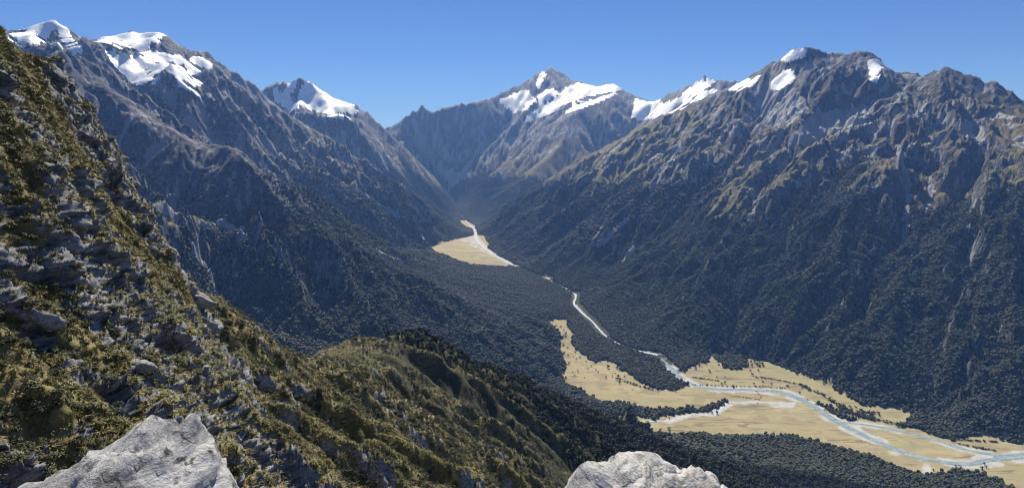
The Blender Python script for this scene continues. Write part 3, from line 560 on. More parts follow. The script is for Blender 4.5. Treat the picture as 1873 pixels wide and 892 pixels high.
sm_ = (cov['snow'][fc] > .5) & (sid > 0); reg[sm_] = 20 + sid[sm_]
green = smooth(-40, 60, (fxm * 0)[0] * 0 + (vx - np.interp(vy, RVs[:, 0], RVs[:, 1]))) * smooth(3200, 2500, vy) * .8 + smooth(.1, .5, cov['n1']) * .35
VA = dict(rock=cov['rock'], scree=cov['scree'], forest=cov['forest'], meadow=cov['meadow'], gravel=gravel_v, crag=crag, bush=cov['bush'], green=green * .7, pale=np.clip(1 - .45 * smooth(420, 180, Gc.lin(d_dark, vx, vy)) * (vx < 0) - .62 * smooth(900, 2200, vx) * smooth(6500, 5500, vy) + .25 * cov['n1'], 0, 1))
co_all = np.stack([PX, PY, PZ], -1)
def piece(name, ids, mat, names, kind='structure', label=None, cat=None):
    q = Q[np.isin(reg, ids)]
    if not len(q): return None
    used = np.unique(q); rem = np.zeros(len(vx), np.int32); rem[used] = np.arange(len(used))
    me = bpy.data.meshes.new(name); nf = len(q); me.vertices.add(len(used)); me.vertices.foreach_set('co', co_all[used].astype(np.float32).ravel())
    me.loops.add(nf * 4); me.loops.foreach_set('vertex_index', rem[q].ravel()); me.polygons.add(nf); me.polygons.foreach_set('loop_start', np.arange(0, nf * 4, 4, dtype=np.int32))
    me.update(calc_edges=True); me.polygons.foreach_set('use_smooth', np.ones(nf, bool))
    for k in names: attr(me, k, VA[k][used])
    me.materials.append(mat); o = bpy.data.objects.new(name, me); COL.objects.link(o); o['kind'] = kind
    if label: o['label'] = label
    return o
MN = ('rock', 'scree', 'forest', 'meadow', 'gravel', 'pale', 'bush')
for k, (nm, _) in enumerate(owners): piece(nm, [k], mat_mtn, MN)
hill = piece('hillside', [10], mat_hill, ('crag', 'forest'))
def sheet(name, co, q, attrs, mat):
    me = bpy.data.meshes.new(name); nf = len(q); me.vertices.add(len(co)); me.vertices.foreach_set('co', co.astype(np.float32).ravel())
    me.loops.add(nf * 4); me.loops.foreach_set('vertex_index', q.astype(np.int32).ravel()); me.polygons.add(nf); me.polygons.foreach_set('loop_start', np.arange(0, nf * 4, 4, dtype=np.int32))
    me.update(calc_edges=True); me.polygons.foreach_set('use_smooth', np.ones(nf, bool))
    for k, v in attrs.items(): attr(me, k, v)
    me.materials.append(mat); o = bpy.data.objects.new(name, me); COL.objects.link(o); o['kind'] = 'structure'; return o
cliff = sheet('cliff', CP3, CQ, dict(crag=crk, forest=crk * 0), mat_hill)
piece('valley_floor', [11], mat_flat, ('gravel', 'green'))
for k, (lab, _, _) in enumerate(GLAC):
    g = piece('glacier' if 'glacier' in lab or 'ice' in lab else 'snowfield', [21 + k], mat_snow, (), 'structure', lab)
# the same land outside the picture, coarser
mu = np.linspace(-2.6, 2.6, 150); mr = np.r_[2.0, 5.0, rs[::7]]; MU, MR = np.meshgrid(mu, mr); mx = (MU * MR).ravel(); my = MR.ravel(); mz = height(mx, my) - .6 - .004 * my
mi = np.arange(MU.size).reshape(MU.shape); MQ = np.stack([mi[:-1, :-1], mi[:-1, 1:], mi[1:, 1:], mi[1:, :-1]], -1).reshape(-1, 4); a0, a1, r0_ = MU[:-1, :-1].ravel(), MU[:-1, 1:].ravel(), MR[:-1, :-1].ravel()
MQ = MQ[(a0 < U0) | (a1 > U1) | ((r0_ < 930) & (a1 > (1330 - W / 2) / F)) | (r0_ < 14) | ((r0_ < 80) & (a1 > CUT_U))]
mc = cover(mx, my, mz, slope_at(mx, my))
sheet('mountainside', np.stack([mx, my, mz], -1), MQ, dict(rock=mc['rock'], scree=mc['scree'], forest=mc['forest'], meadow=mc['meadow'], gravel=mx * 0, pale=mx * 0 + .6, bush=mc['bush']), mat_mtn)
log('pieces')
#PARTC
# ------------------------------------------------------------------ river
def ribbon(name, pts, widths, mat, zoff):
    P0 = np.array(pts)[:, :2]; w0 = np.asarray(widths, float); n = len(P0); o = []; ww = []
    for i in range(n - 1):                                               # Catmull-Rom
        p = [P0[max(i - 1, 0)], P0[i], P0[i + 1], P0[min(i + 2, n - 1)]]; L = np.linalg.norm(p[2] - p[1]); k = max(2, int(L / 9))
        for t in np.arange(k) / k:
            o.append(.5 * (2 * p[1] + (p[2] - p[0]) * t + (2 * p[0] - 5 * p[1] + 4 * p[2] - p[3]) * t * t + (3 * p[1] - p[0] - 3 * p[2] + p[3]) * t**3)); ww.append(w0[i] + (w0[i + 1] - w0[i]) * t)
    o = np.array(o); ww = np.array(ww); tg = np.gradient(o, axis=0); tg /= np.linalg.norm(tg, axis=1)[:, None] + 1e-9; nm = np.stack([-tg[:, 1], tg[:, 0]], 1)
    s = np.arange(len(o)); wob = 1 + .5 * fbm2(s / 9.0, s * 0 + 3.3, 3, 800); wob2 = 1 + .5 * fbm2(s / 9.0, s * 0 + 9.3, 3, 810); V = []; Fq = []; K = 5
    for j in range(K):
        f = j / (K - 1) * 2 - 1; q = o + nm * (f * ww * .5 * np.where(f > 0, wob, wob2))[:, None]
        zz = zfloor(q[:, 1]) + zoff - .35 * abs(f) ; V.append(np.column_stack([q, zz]))
    m = len(o); V = np.concatenate(V)
    for j in range(K - 1):
        for i in range(m - 1): Fq.append((j * m + i, j * m + i + 1, (j + 1) * m + i + 1, (j + 1) * m + i))
    me = bpy.data.meshes.new(name); me.from_pydata(V.tolist(), [], Fq); me.materials.append(mat); me.polygons.foreach_set('use_smooth', np.ones(len(Fq), bool))
    ob = bpy.data.objects.new(name, me); COL.objects.link(ob); ob['kind'] = 'structure'; return ob
Mw = MB('glacial_water', .18); Mw.b.inputs['Specular IOR Level'].default_value = .5
nw = Mw.noise(.05, 5, .7, ((.5, 1.2, 1), (0, 0, .5))); c_ = Mw.mix(Mw.ramp(nw, .42, .62), (.20, .27, .29), (.31, .37, .385)); c_ = Mw.mix(Mw.ramp(Mw.noise(.13, 4, .7), .54, .68, 0, .85), c_, (.50, .53, .54)); Mw.col(c_); Mw.bump(Mw.noise(.6, 4, .6), .25, .4)
Mr = MB('white_water', .3); c_ = Mr.mix(Mr.ramp(Mr.noise(.09, 5, .7), .35, .6), (.30, .36, .38), (.56, .59, .60)); Mr.col(c_); Mr.bump(Mr.noise(.5, 4, .6), .4, .5)
cut = 18
ribbon('river', river[cut:], RW[cut:], Mw.m, .75)
ribbon('rapids', river[:cut + 1], np.maximum(RW[:cut + 1], [5] * 11 + [10, 11, 12, 11, 8] + [6] * 3), Mr.m, 2.6)
ribbon('river_channel', river2, [14, 16, 20, 20, 18, 18, 18], Mw.m, .7)
ribbon('shallow_channel', river3, [12, 10, 8, 8, 10, 9, 7, 6, 4], Mr.m, .65)
# ------------------------------------------------------------------ foliage meshes
def leaf_mat(name, cols, rough=.7):
    M = MB(name, rough); r = M.n.new('ShaderNodeObjectInfo').outputs['Random']; n = M.n.new('ShaderNodeValToRGB'); M.l.new(r, n.inputs[0]); e = n.color_ramp.elements
    while len(e) < len(cols): e.new(.5)
    for i, c in enumerate(cols): e[i].position = i / (len(cols) - 1); e[i].color = (*c, 1)
    g = M.n.new('ShaderNodeNewGeometry').outputs['Random Per Island']; c = M.mix(M.ramp(g, 0, 1, .0, .55), n.outputs[0], (.06, .066, .03)); M.col(c); return M.m
mat_leaf = leaf_mat('beech_leaves', [(.008, .012, .005), (.026, .034, .012), (.013, .019, .008), (.048, .054, .024), (.010, .016, .006), (.034, .044, .014)])
mat_bark = MB('bark'); mat_bark.col(mat_bark.mix(mat_bark.ramp(mat_bark.noise(3, 4), .4, .6), (.05, .04, .03), (.11, .095, .08))); mat_bark = mat_bark.m
mat_scrub = leaf_mat('scrub_leaves', [(.045, .050, .020), (.075, .075, .030), (.055, .068, .024), (.10, .085, .038), (.062, .068, .026)])
mat_tuss = leaf_mat('tussock_blades', [(.27, .235, .075), (.37, .315, .12), (.19, .185, .055), (.33, .265, .09), (.45, .38, .17), (.23, .205, .065)])
def raw_mesh(name, V, Fc, mat):
    me = bpy.data.meshes.new(name); me.from_pydata([tuple(map(float, v)) for v in V], [], Fc)
    for m in (mat if isinstance(mat, (list, tuple)) else [mat]): me.materials.append(m)
    return me
def crown_far(seed):
    r = random.Random(seed); bm = bmesh.new(); bmesh.ops.create_icosphere(bm, subdivisions=2, radius=1)
    for v in bm.verts:
        k = .72 + .5 * r.random(); v.co = Vector((v.co.x * k, v.co.y * k, v.co.z * k * (1.05 if v.co.z > 0 else .6) + .75))
    me = bpy.data.meshes.new('crown'); bm.to_mesh(me); bm.free(); me.materials.append(mat_leaf); return me
def crown_near(seed, n=130, mat=None, spread=1.0, low=.15, leaf=1.0):
    """a crown of leaf sprays in clumps round a few limbs: uneven outline, gaps, light and dark clumps"""
    r = random.Random(seed); V = []; Fc = []
    clumps = [Vector((r.gauss(0, .45), r.gauss(0, .45), low + .25 + r.random() * .95)) for _ in range(9)]
    for i in range(n):
        c = clumps[i % 9]; d = Vector((r.gauss(0, 1), r.gauss(0, 1), r.gauss(0, .8))).normalized(); p = c + d * (.18 + .22 * r.random()) * spread
        nrm = (d + Vector((0, 0, .5))).normalized(); a = nrm.orthogonal().normalized(); b = nrm.cross(a); t = r.random() * 6.28; a, b = a * math.cos(t) + b * math.sin(t), b * math.cos(t) - a * math.sin(t)
        s = (.13 + .12 * r.random()) * leaf; k = len(V); V += [p - a * s, p - b * s * .8, p + a * s + nrm * .05, p + b * s * .8]; Fc.append((k, k + 1, k + 2, k + 3))
    return raw_mesh('crown', V, Fc, mat or mat_leaf)
def trunk_mesh(seed):
    r = random.Random(seed); bm = bmesh.new()
    def limb(a, b, r0, r1, n=6):
        d = (b - a).normalized(); u = d.orthogonal().normalized(); w = d.cross(u); ra = []; rb = []
        for i in range(n):
            t = i * 6.2832 / n; e = u * math.cos(t) + w * math.sin(t); ra.append(bm.verts.new(a + e * r0)); rb.append(bm.verts.new(b + e * r1))
        for i in range(n): bm.faces.new((ra[i], ra[(i + 1) % n], rb[(i + 1) % n], rb[i]))
    top = Vector((r.gauss(0, .05), r.gauss(0, .05), .75)); limb(Vector((0, 0, -.35)), top, .055, .03)
    for _ in range(4): limb(top * (.5 + .4 * r.random()), top + Vector((r.gauss(0, .35), r.gauss(0, .35), .2 + .4 * r.random())), .025, .01, 4)
    me = bpy.data.meshes.new('trunk'); bm.to_mesh(me); bm.free(); me.materials.append(mat_bark); return me
def tussock_mesh(seed, n=34):
    r = random.Random(seed); V = []; Fc = []
    for i in range(n):
        t = r.random() * 6.2832; lean = .25 + .75 * r.random(); h = .55 + .5 * r.random(); d = Vector((math.cos(t), math.sin(t), 0)); w = Vector((-d.y, d.x, 0)) * (.022 + .02 * r.random()); b0 = d * .06 * r.random()
        k = len(V); m = b0 + d * lean * .3 * h + Vector((0, 0, .62 * h)); e = b0 + d * lean * h * .8 + Vector((0, 0, (.95 - .5 * lean) * h)); V += [b0 - w - Vector((0, 0, .1)), b0 + w - Vector((0, 0, .1)), m + w, m - w, e]; Fc += [(k, k + 1, k + 2, k + 3), (k + 3, k + 2, k + 4)]
    return raw_mesh('tussock', V, Fc, mat_tuss)
protos = bpy.data.collections.new('protos')
def proto_set(name, meshes):
    c = bpy.data.collections.new(name)
    for i, me in enumerate(meshes): c.objects.link(bpy.data.objects.new(name + '_shape', me))
    return c
set_far = proto_set('far_crown', [crown_far(i) for i in range(5)])
near_crowns = [crown_near(20 + i) for i in range(5)]; trunks = [trunk_mesh(40 + i) for i in range(3)]
set_near = proto_set('near_crown', near_crowns)
scrub_meshes = [crown_near(60 + i, 420, mat_scrub, 1.25, .0, .5) for i in range(4)]; set_scrub = proto_set('scrub', scrub_meshes)
set_tuss = proto_set('tussock', [tussock_mesh(80 + i) for i in range(5)])
def instancer(name, pts, scl, rot, coll):
    me = bpy.data.meshes.new(name); me.vertices.add(len(pts)); me.vertices.foreach_set('co', np.ascontiguousarray(pts, np.float32).ravel())
    for nm, a in (('scl', scl), ('rot', rot)):
        t = me.attributes.new(nm, 'FLOAT_VECTOR', 'POINT'); t.data.foreach_set('vector', np.ascontiguousarray(a, np.float32).ravel())
    o = bpy.data.objects.new(name, me); COL.objects.link(o); o['kind'] = 'stuff'
    ng = bpy.data.node_groups.new(name, 'GeometryNodeTree'); ng.interface.new_socket('Geometry', in_out='INPUT', socket_type='NodeSocketGeometry'); ng.interface.new_socket('Geometry', in_out='OUTPUT', socket_type='NodeSocketGeometry')
    n = ng.nodes; l = ng.links; gi = n.new('NodeGroupInput'); go = n.new('NodeGroupOutput'); ip = n.new('GeometryNodeInstanceOnPoints'); ci = n.new('GeometryNodeCollectionInfo'); ci.inputs['Collection'].default_value = coll
    ci.inputs['Separate Children'].default_value = True; ci.inputs['Reset Children'].default_value = True; ip.inputs['Pick Instance'].default_value = True
    for nm, sock in (('scl', 'Scale'), ('rot', 'Rotation')):
        a = n.new('GeometryNodeInputNamedAttribute'); a.data_type = 'FLOAT_VECTOR'; a.inputs['Name'].default_value = nm
        if sock == 'Rotation':
            e = n.new('FunctionNodeEulerToRotation'); l.new(a.outputs[0], e.inputs[0]); l.new(e.outputs[0], ip.inputs['Rotation'])
        else: l.new(a.outputs[0], ip.inputs['Scale'])
    rv = n.new('FunctionNodeRandomValue'); rv.data_type = 'INT'; rv.inputs[4].default_value = 0; rv.inputs[5].default_value = len(coll.objects) - 1
    l.new(rv.outputs[2], ip.inputs['Instance Index']); l.new(gi.outputs[0], ip.inputs['Points']); l.new(ci.outputs[0], ip.inputs['Instance']); l.new(ip.outputs[0], go.inputs[0])
    md = o.modifiers.new('scatter', 'NODES'); md.node_group = ng; return o
# ------------------------------------------------------------------ where the land can be seen from the ridge
PZg = PZ.reshape(shp); elev = PZg / RR; hor = np.maximum.accumulate(elev, axis=0)
def seen(x, y, z, up):
    u = x / y; ci = np.clip(np.round((u - U0) / (U1 - U0) * (NC - 1)).astype(int), 0, NC - 1); ri = np.clip(np.searchsorted(rs, y) - 2, 0, NR - 1)
    return (z + up) / y >= hor[ri, ci] - .002
# ------------------------------------------------------------------ forest
def jitter_grid(x0, x1, y0, y1, d):
    X, Y = np.meshgrid(np.arange(x0, x1, d), np.arange(y0, y1, d)); X = X.ravel() + (rng.random(X.size) - .5) * d * .9; Y = Y.ravel() + (rng.random(Y.size) - .5) * d * .9; return X, Y
def forest_points(y0, y1, d):
    X, Y = jitter_grid(U0 * y1, U1 * y1, y0, y1, d); k = (X / Y > U0) & (X / Y < U1); X, Y = X[k], Y[k]
    Z = height(X, Y); k = seen(X, Y, Z, 25); X, Y, Z = X[k], Y[k], Z[k]
    cv = cover(X, Y, Z, slope_at(X, Y)); p = cv['forest'] * (1 - cv['snow']) * (1 - cv['bare'])
    k = rng.random(len(X)) < p * (.97 - .25 * smooth(.25, .5, cv['n2'])); return X[k], Y[k], Z[k], cv['n1'][k]
fx0, fy0, fz0, _ = forest_points(560, 1500, 7.5)
fx1, fy1, fz1, _ = forest_points(1500, 4200, 7.0)
fx2, fy2, fz2, _ = forest_points(4200, 9300, 10.5)
log('forest', len(fx0), len(fx1), len(fx2))
ind_near = np.concatenate([[0]]) 
def forest_obj(name, x, y, z, r0, r1, coll, hk):
    n = len(x); r = r0 + (r1 - r0) * rng.random(n)**1.5; s = np.stack([r, r, r * (hk + .5 * rng.random(n))], -1); rt = np.stack([(rng.random(n) - .5) * .25, (rng.random(n) - .5) * .25, rng.random(n) * 6.28], -1)
    return instancer(name, np.stack([x, y, z - .1 * r], -1), s, rt, coll)
# the trees that show largest stand alone: the closest ones of the forest below
small = smooth(-250, -480, fz0)                                  # stunted near the bush line
big = np.argsort(fy0 - 500 * small); pick = big[:300] if len(big) > 300 else big
pick = np.array([i for i in np.argsort(fy0 / (.45 + .55 * small))[:290]], int); rest = np.ones(len(fx0), bool); rest[pick] = False
k0 = .55 + .45 * small
fo = instancer('beech_forest', np.stack([fx0, fy0, fz0], -1)[rest], (np.stack([np.ones(rest.sum())] * 3, -1) * (k0[rest] * (5.0 + 3 * rng.random(rest.sum())))[:, None]) * np.array([1, 1, 1.25]), np.stack([np.zeros(rest.sum()), np.zeros(rest.sum()), rng.random(rest.sum()) * 6.28], -1), set_near); fo['label'] = 'dark green beech forest on the slope below the ridge'
fo = forest_obj('beech_forest', fx1, fy1, fz1, 3.3, 6.6, set_far, 1.0); fo['label'] = 'dark beech forest clothing both sides of the valley'
fo = forest_obj('beech_forest', fx2, fy2, fz2, 5.4, 9.4, set_far, .9); fo['label'] = 'hazy beech forest towards the head of the valley'
def tag(o, label, cat, group=None):
    o['label'] = label; o['category'] = cat
    if group: o['group'] = group
def tree(name, x, y, z, r, h, label, group, i):
    e = bpy.data.objects.new(name, None); COL.objects.link(e); e.location = (x, y, z); e.scale = (r, r, h); e.rotation_euler = (0, 0, random.random() * 6.28); tag(e, label, 'tree', group)
    for nm, me in (('crown', near_crowns[i % 5]), ('trunk', trunks[i % 3])):
        o = bpy.data.objects.new(nm, me); COL.objects.link(o); o.parent = e
    return e
for j, i in enumerate(pick):
    k = (.55 + .45 * small[i]); r = k * random.uniform(4.6, 7.5); tree('beech_tree', fx0[i], fy0[i], fz0[i], r, r * random.uniform(1.1, 1.5), 'dark green beech tree on the shaded slope below the grassy knoll', 'nearest beech trees of the slope forest', j)
# trees and bushes standing free on the flats
LONE = [(1112, 673, 9), (1131, 690, 9), (1135, 695, 8), (1133, 700, 8), (1128, 694, 7), (1109, 691, 6), (1129, 674, 8), (1133, 676, 7), (1160, 703, 6), (1057, 678, 4), (1058, 682, 3), (1051, 688, 4), (1076, 674, 4), (1090, 677, 5), (1094, 681, 4), (1081, 670, 4), (1072, 662, 5), (1061, 654, 5), (1054, 657, 5), (1052, 645, 5), (1049, 652, 4), (1039, 651, 5), (1041, 666, 6), (1038, 637, 6), (1031, 632, 6), (1032, 646, 6), (1030, 649, 7), (1048, 681, 4), (1069, 691, 3), (1120, 688, 4), (1125, 683, 4), (1142, 689, 5), (1024, 638, 5), (1018, 596, 5), (1025, 599, 5), (1027, 596, 4), (1031, 604, 5), (1034, 612, 7), (1035, 617, 7), (1031, 615, 6), (1036, 609, 5),
        (1311, 756, 8), (1224, 785, 7), (1208, 788, 6), (1224, 795, 6), (1302, 756, 5), (1224, 766, 4), (1185, 772, 4), (1387, 678, 7), (1376, 686, 7), (1373, 678, 5), (1299, 682, 5), (1297, 678, 5), (1311, 690, 5), (1326, 690, 3), (1292, 666, 6), (1279, 669, 7), (1272, 675, 6), (1379, 703, 6), (1395, 699, 5), (1411, 703, 5), (1326, 701, 6), (1320, 702, 6), (1428, 711, 6), (1440, 707, 6), (1462, 719, 7), (1386, 738, 3),
        (1755, 860, 9), (1758, 864, 9), (1762, 867, 8), (1752, 862, 7), (1796, 858, 7), (1804, 855, 5), (1800, 848, 5), (1740, 861, 4), (1748, 852, 4), (1707, 860, 4), (1618, 742, 6), (1650, 747, 6), (1606, 757, 7), (1575, 752, 7)]
rr_ = random.Random(5)
for k in range(16): LONE.append((1382 + rr_.uniform(-15, 14), 665 + rr_.uniform(-5, 6), 7))
def side(px, py):
    if py < 625: return 'in the narrow clearing at the top of the left grass flat', 'bushes in the narrow top clearing'
    if px < 1170 and py < 720: return 'on the tan grass flat left of the river', 'bushes dotted over the left grass flat'
    if px > 1690: return 'on the grass near the river at the right edge', 'bushes near the right edge of the flats'
    if py > 745: return 'on the tan flat beside the side channel', 'bushes by the side channel'
    if 1364 < px < 1399 and py < 673: return 'in the rounded grove on the far river bank', 'trees of the rounded grove'
    return 'on the pale grass of the far river bank', 'bushes dotted over the far bank'
for j, (px, py, r) in enumerate(LONE):
    p = on_floor(px, py); w, g = side(px, py); r *= random.uniform(.75, 1.0); tree('flats_tree', p[0], p[1], zfloor(p[1]), r, r * random.uniform(1.0, 1.3), 'small dark tree standing ' + w, g, j)
# rows of bushes along the terrace edges
bp = []; bs = []
for L, wd_, n, r in [([(1268, 690), (1290, 693), (1315, 697)], 1.0, 50, 3.0), ([(1382, 690), (1415, 693), (1445, 700), (1464, 703)], 1.2, 70, 3.4), ([(1462, 703), (1480, 712), (1505, 722), (1530, 740), (1545, 752), (1570, 760), (1600, 768), (1640, 775), (1662, 778)], 2.6, 170, 5.0), ([(1535, 742), (1560, 752), (1600, 757), (1590, 764), (1555, 758)], 4.5, 90, 6.0), ([(1745, 803), (1775, 806), (1823, 808)], 1.0, 60, 3.6), ([(1752, 812), (1790, 819), (1820, 824)], 1.0, 50, 3.4), ([(1270, 703), (1320, 706), (1400, 707), (1440, 711)], 1.6, 60, 3.2), ([(1140, 697), (1165, 705), (1200, 714), (1236, 714)], 1.6, 50, 4.5), ([(1345, 724), (1390, 731), (1392, 724), (1384, 716)], .7, 40, 2.4)]:
    q = dens([(a, b, 0) for a, b in L], .5)
    for _ in range(n):
        a = q[random.randrange(len(q))]; p = on_floor(a[0] + random.gauss(0, wd_), a[1] + random.gauss(0, wd_ * .45)); bp.append((p[0], p[1], zfloor(p[1]))); bs.append(r * random.uniform(.5, 1.1))
bs = np.array(bs); o = instancer('bush_belt', np.array(bp), np.stack([bs, bs, bs * 1.0], -1), np.stack([bs * 0, bs * 0, bs * 9], -1), set_near); o['label'] = 'dark bushes along the terrace edges of the flats'
log('trees')
# ------------------------------------------------------------------ the near slope: tussocks and scrub on the displaced ground
keepq = np.isin(reg, [10]); qn = Q[keepq]; cq = np.concatenate([co_all[qn], CP3[CQ]])                # (n,4,3)
ar = .5 * np.linalg.norm(np.cross(cq[:, 2] - cq[:, 0], cq[:, 3] - cq[:, 1]), axis=1); rq = np.hypot(cq[:, 0, 0], cq[:, 0, 1]); ce = cq.mean(1)
vis = seen(ce[:, 0], ce[:, 1], ce[:, 2], 1.0)
crq = np.concatenate([crag[qn[:, 0]], crk[CQ[:, 0]]]); foq = np.concatenate([cov['forest'][qn[:, 0]], np.zeros(len(CQ))]); nz = np.cross(cq[:, 2] - cq[:, 0], cq[:, 3] - cq[:, 1]); nz /= np.linalg.norm(nz, axis=1)[:, None] + 1e-9; nz *= np.sign(nz[:, 2:3] + 1e-9)
crq = crq * (1 - .75 * smooth(.74, .9, nz[:, 2]))
patch = fbm2(ce[:, 0] / 17, ce[:, 1] / 17, 4, 901); patch2 = fbm2(ce[:, 0] / 60, ce[:, 1] / 60, 3, 911)
ncv = N.lin(ncarve, ce[:, 0], ce[:, 1])
def scatter(dens_, n_max):
    ex = ar * dens_ * vis; tot = ex.sum(); n = int(min(tot, n_max)); i = rng.choice(len(ex), n, p=ex / tot); a = rng.random((n, 1)); b = rng.random((n, 1)); c = cq[i]
    return (c[:, 0] * (1 - a) + c[:, 1] * a) * (1 - b) + (c[:, 3] * (1 - a) + c[:, 2] * a) * b, i, tot
scrubby = smooth(-.05, .25, patch + .5 * patch2 + .35 * np.clip(ncv - .5, -.6, .8) + .25 * smooth(60, 200, rq) - .1) 
dt = (1 - smooth(.35, .75, crq) * .93) * (1 - foq) * (1 - .75 * scrubby) * np.where(rq < 90, 22.0, np.where(rq < 220, 6.0, 1.2)) * smooth(760, 600, rq)
pt, it, tot = scatter(dt, 120000); log('tussocks', len(pt), tot)
def nrm_rot(nv, up):
    n = nv * (1 - up) + np.array([0, 0, up]); n /= np.linalg.norm(n, axis=1)[:, None]
    return np.stack([-np.arcsin(np.clip(n[:, 1], -1, 1)), np.arctan2(n[:, 0], n[:, 2]), rng.random(len(n)) * 6.28], -1)
st_ = np.where(rq[it] < 90, .42, np.where(rq[it] < 220, .75, 1.35)) * rng.uniform(.6, 1.35, len(it))
o = instancer('tussock_grass', pt, np.stack([st_ * 1.2, st_ * 1.2, st_ * .8], -1), nrm_rot(nz[it], .45), set_tuss); o['label'] = 'tawny tussock grass on the near cliff and knoll'
ds = (1 - smooth(.4, .8, crq) * .9) * (.06 + scrubby) * (1 - .8 * smooth(.5, 1, foq)) * np.where(rq < 90, .9, np.where(rq < 220, .28, .13)) * smooth(1400, 1200, rq)
ps, is_, tot = scatter(ds, 60000); log('scrub', len(ps), tot)
ss = np.where(rq[is_] < 90, .36, np.where(rq[is_] < 220, .75, 1.35)) * rng.uniform(.5, 1.4, len(is_))
app = ss / np.linalg.norm(ps, axis=1); order = np.argsort(-app); solo = order[:160]; rest = np.ones(len(ps), bool); rest[solo] = False
o = instancer('scrub', ps[rest], np.stack([ss, ss, ss * .8], -1)[rest], nrm_rot(nz[is_][rest], .7), set_scrub); o['label'] = 'low dark scrub mixed with the grass of the near slope'
for j, i in enumerate(solo):
    o = bpy.data.objects.new('shrub', scrub_meshes[j % 4]); COL.objects.link(o); o.location = ps[i]; o.scale = (ss[i], ss[i], ss[i] * .8); o.rotation_euler = (0, 0, j * 1.7)
    tag(o, 'low dark olive shrub growing on the steep near cliff', 'shrub', 'shrubs on the near cliff')
#PARTD
# ------------------------------------------------------------------ rock
def rock_material(name, base, light, dark, lichen):
    M = MB(name, .9); a = M.noise(1.6, 8, .68, ((1, .55, 2.2), (.3, .5, .6)), .6); b = M.noise(9, 7, .72); c = M.noise(3.2, 6, .7); d = M.noise(30, 4, .7)
    k = M.mix(M.ramp(a, .38, .62), base, light); k = M.mix(M.ramp(b, .50, .62, 0, .8), k, dark); k = M.mix(M.ramp(c, .56, .66, 0, .9), k, light); k = M.mix(M.ramp(d, .55, .7, 0, .35), k, dark)
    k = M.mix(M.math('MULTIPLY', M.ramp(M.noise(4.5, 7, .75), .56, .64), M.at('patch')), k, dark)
    k = M.mix(M.ramp(M.noise(2.3, 6, .7, ((1, 1, 1), (1, 2, 3))), .60, .68, 0, .8), k, lichen); k = M.mix(M.ramp(M.noise(1.7, 5, .6, ((1, 1, 1), (2, 0, 1))), .66, .72, 0, .75), k, (.17, .125, .04)); M.col(k)
    M.bump(M.math('ADD', M.math('MULTIPLY', a, .7), M.math('ADD', M.math('MULTIPLY', b, .22), M.math('MULTIPLY', d, .05))), .14, 1.0); return M.m
mat_rock = rock_material('schist_boulder', (.27, .265, .255), (.54, .53, .51), (.06, .06, .06), (.50, .47, .34))
mat_rock2 = rock_material('pale_boulder', (.38, .37, .35), (.60, .59, .56), (.12, .115, .10), (.50, .48, .36))
def planes_rock(name, planes, center, sub, amp, mat, soft=24, seed=0, parent=None, patchdir=None):
    """a boulder cut by joint planes: star-shaped hull of half-spaces, rounded, then weathered"""
    bm = bmesh.new(); bmesh.ops.create_icosphere(bm, subdivisions=sub, radius=1); D = np.array([v.co[:] for v in bm.verts]); c = np.array(center, float)
    inv = np.zeros(len(D))
    for n, p in planes:
        n = np.array(n, float); n /= np.linalg.norm(n); off = max(.02, float(np.dot(n, np.array(p, float) - c))); inv += np.clip(D @ n / off, 0, None)**soft
    R = 1 / inv**(1 / soft); P_ = c + D * R[:, None]; X, Y, Z = P_.T
    bx, by, bz = X * .9 + Z * .3, Y, Z * .8 - X * .45
    v1, e1 = blocks3(bx / .55, by / .45, bz / .22, 1000 + seed); v2, e2 = blocks3(bx / .2, by / .16, bz / .07, 1010 + seed)
    dd = v1 * .07 + v2 * .03 - .03 * smooth(.1, 0, e1) + noise3(X / .35, Y / .35, Z / .25, 1020 + seed) * .05 + noise3(X / .09, Y / .09, Z / .05, 1030 + seed) * .012 + noise3(X / .03, Y / .03, Z / .03, 1040 + seed) * .004
    P_ = P_ + D * (dd * amp)[:, None]
    for v, q in zip(bm.verts, P_): v.co = q
    me = bpy.data.meshes.new(name); bm.to_mesh(me); bm.free(); me.materials.append(mat); me.polygons.foreach_set('use_smooth', np.ones(len(me.polygons), bool))
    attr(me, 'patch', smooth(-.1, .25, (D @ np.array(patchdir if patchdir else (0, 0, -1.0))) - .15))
    o = bpy.data.objects.new(name, me); COL.objects.link(o); o.parent = parent; return o
pk = at(283, 765, 3.6)
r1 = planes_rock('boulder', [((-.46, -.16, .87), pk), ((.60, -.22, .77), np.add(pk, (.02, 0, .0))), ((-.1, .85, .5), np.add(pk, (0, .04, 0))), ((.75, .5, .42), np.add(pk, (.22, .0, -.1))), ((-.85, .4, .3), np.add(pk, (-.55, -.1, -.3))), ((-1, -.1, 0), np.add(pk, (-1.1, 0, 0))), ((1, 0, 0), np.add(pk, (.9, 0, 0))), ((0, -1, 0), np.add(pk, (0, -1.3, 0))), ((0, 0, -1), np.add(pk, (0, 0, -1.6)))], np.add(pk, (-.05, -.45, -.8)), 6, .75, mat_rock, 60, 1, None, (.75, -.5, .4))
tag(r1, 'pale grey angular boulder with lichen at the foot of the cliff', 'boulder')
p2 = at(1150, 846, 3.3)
r2 = planes_rock('boulder', [((-.05, -.2, .97), np.add(p2, (0, 0, 0))), ((-.66, -.1, .74), np.add(p2, (-.09, 0, -.03))), ((.62, -.1, .78), np.add(p2, (.1, 0, -.02))), ((.85, .1, .45), np.add(p2, (.5, 0, -.16))), ((-.9, 0, .4), np.add(p2, (-.3, 0, -.2))), ((0, .9, .4), np.add(p2, (0, .16, 0))), ((0, -1, 0), np.add(p2, (0, -.9, 0))), ((0, 0, -1), np.add(p2, (0, 0, -1.2)))], np.add(p2, (.08, -.25, -.55)), 6, .8, mat_rock2, 14, 2, None, (.5, -.6, -.2))
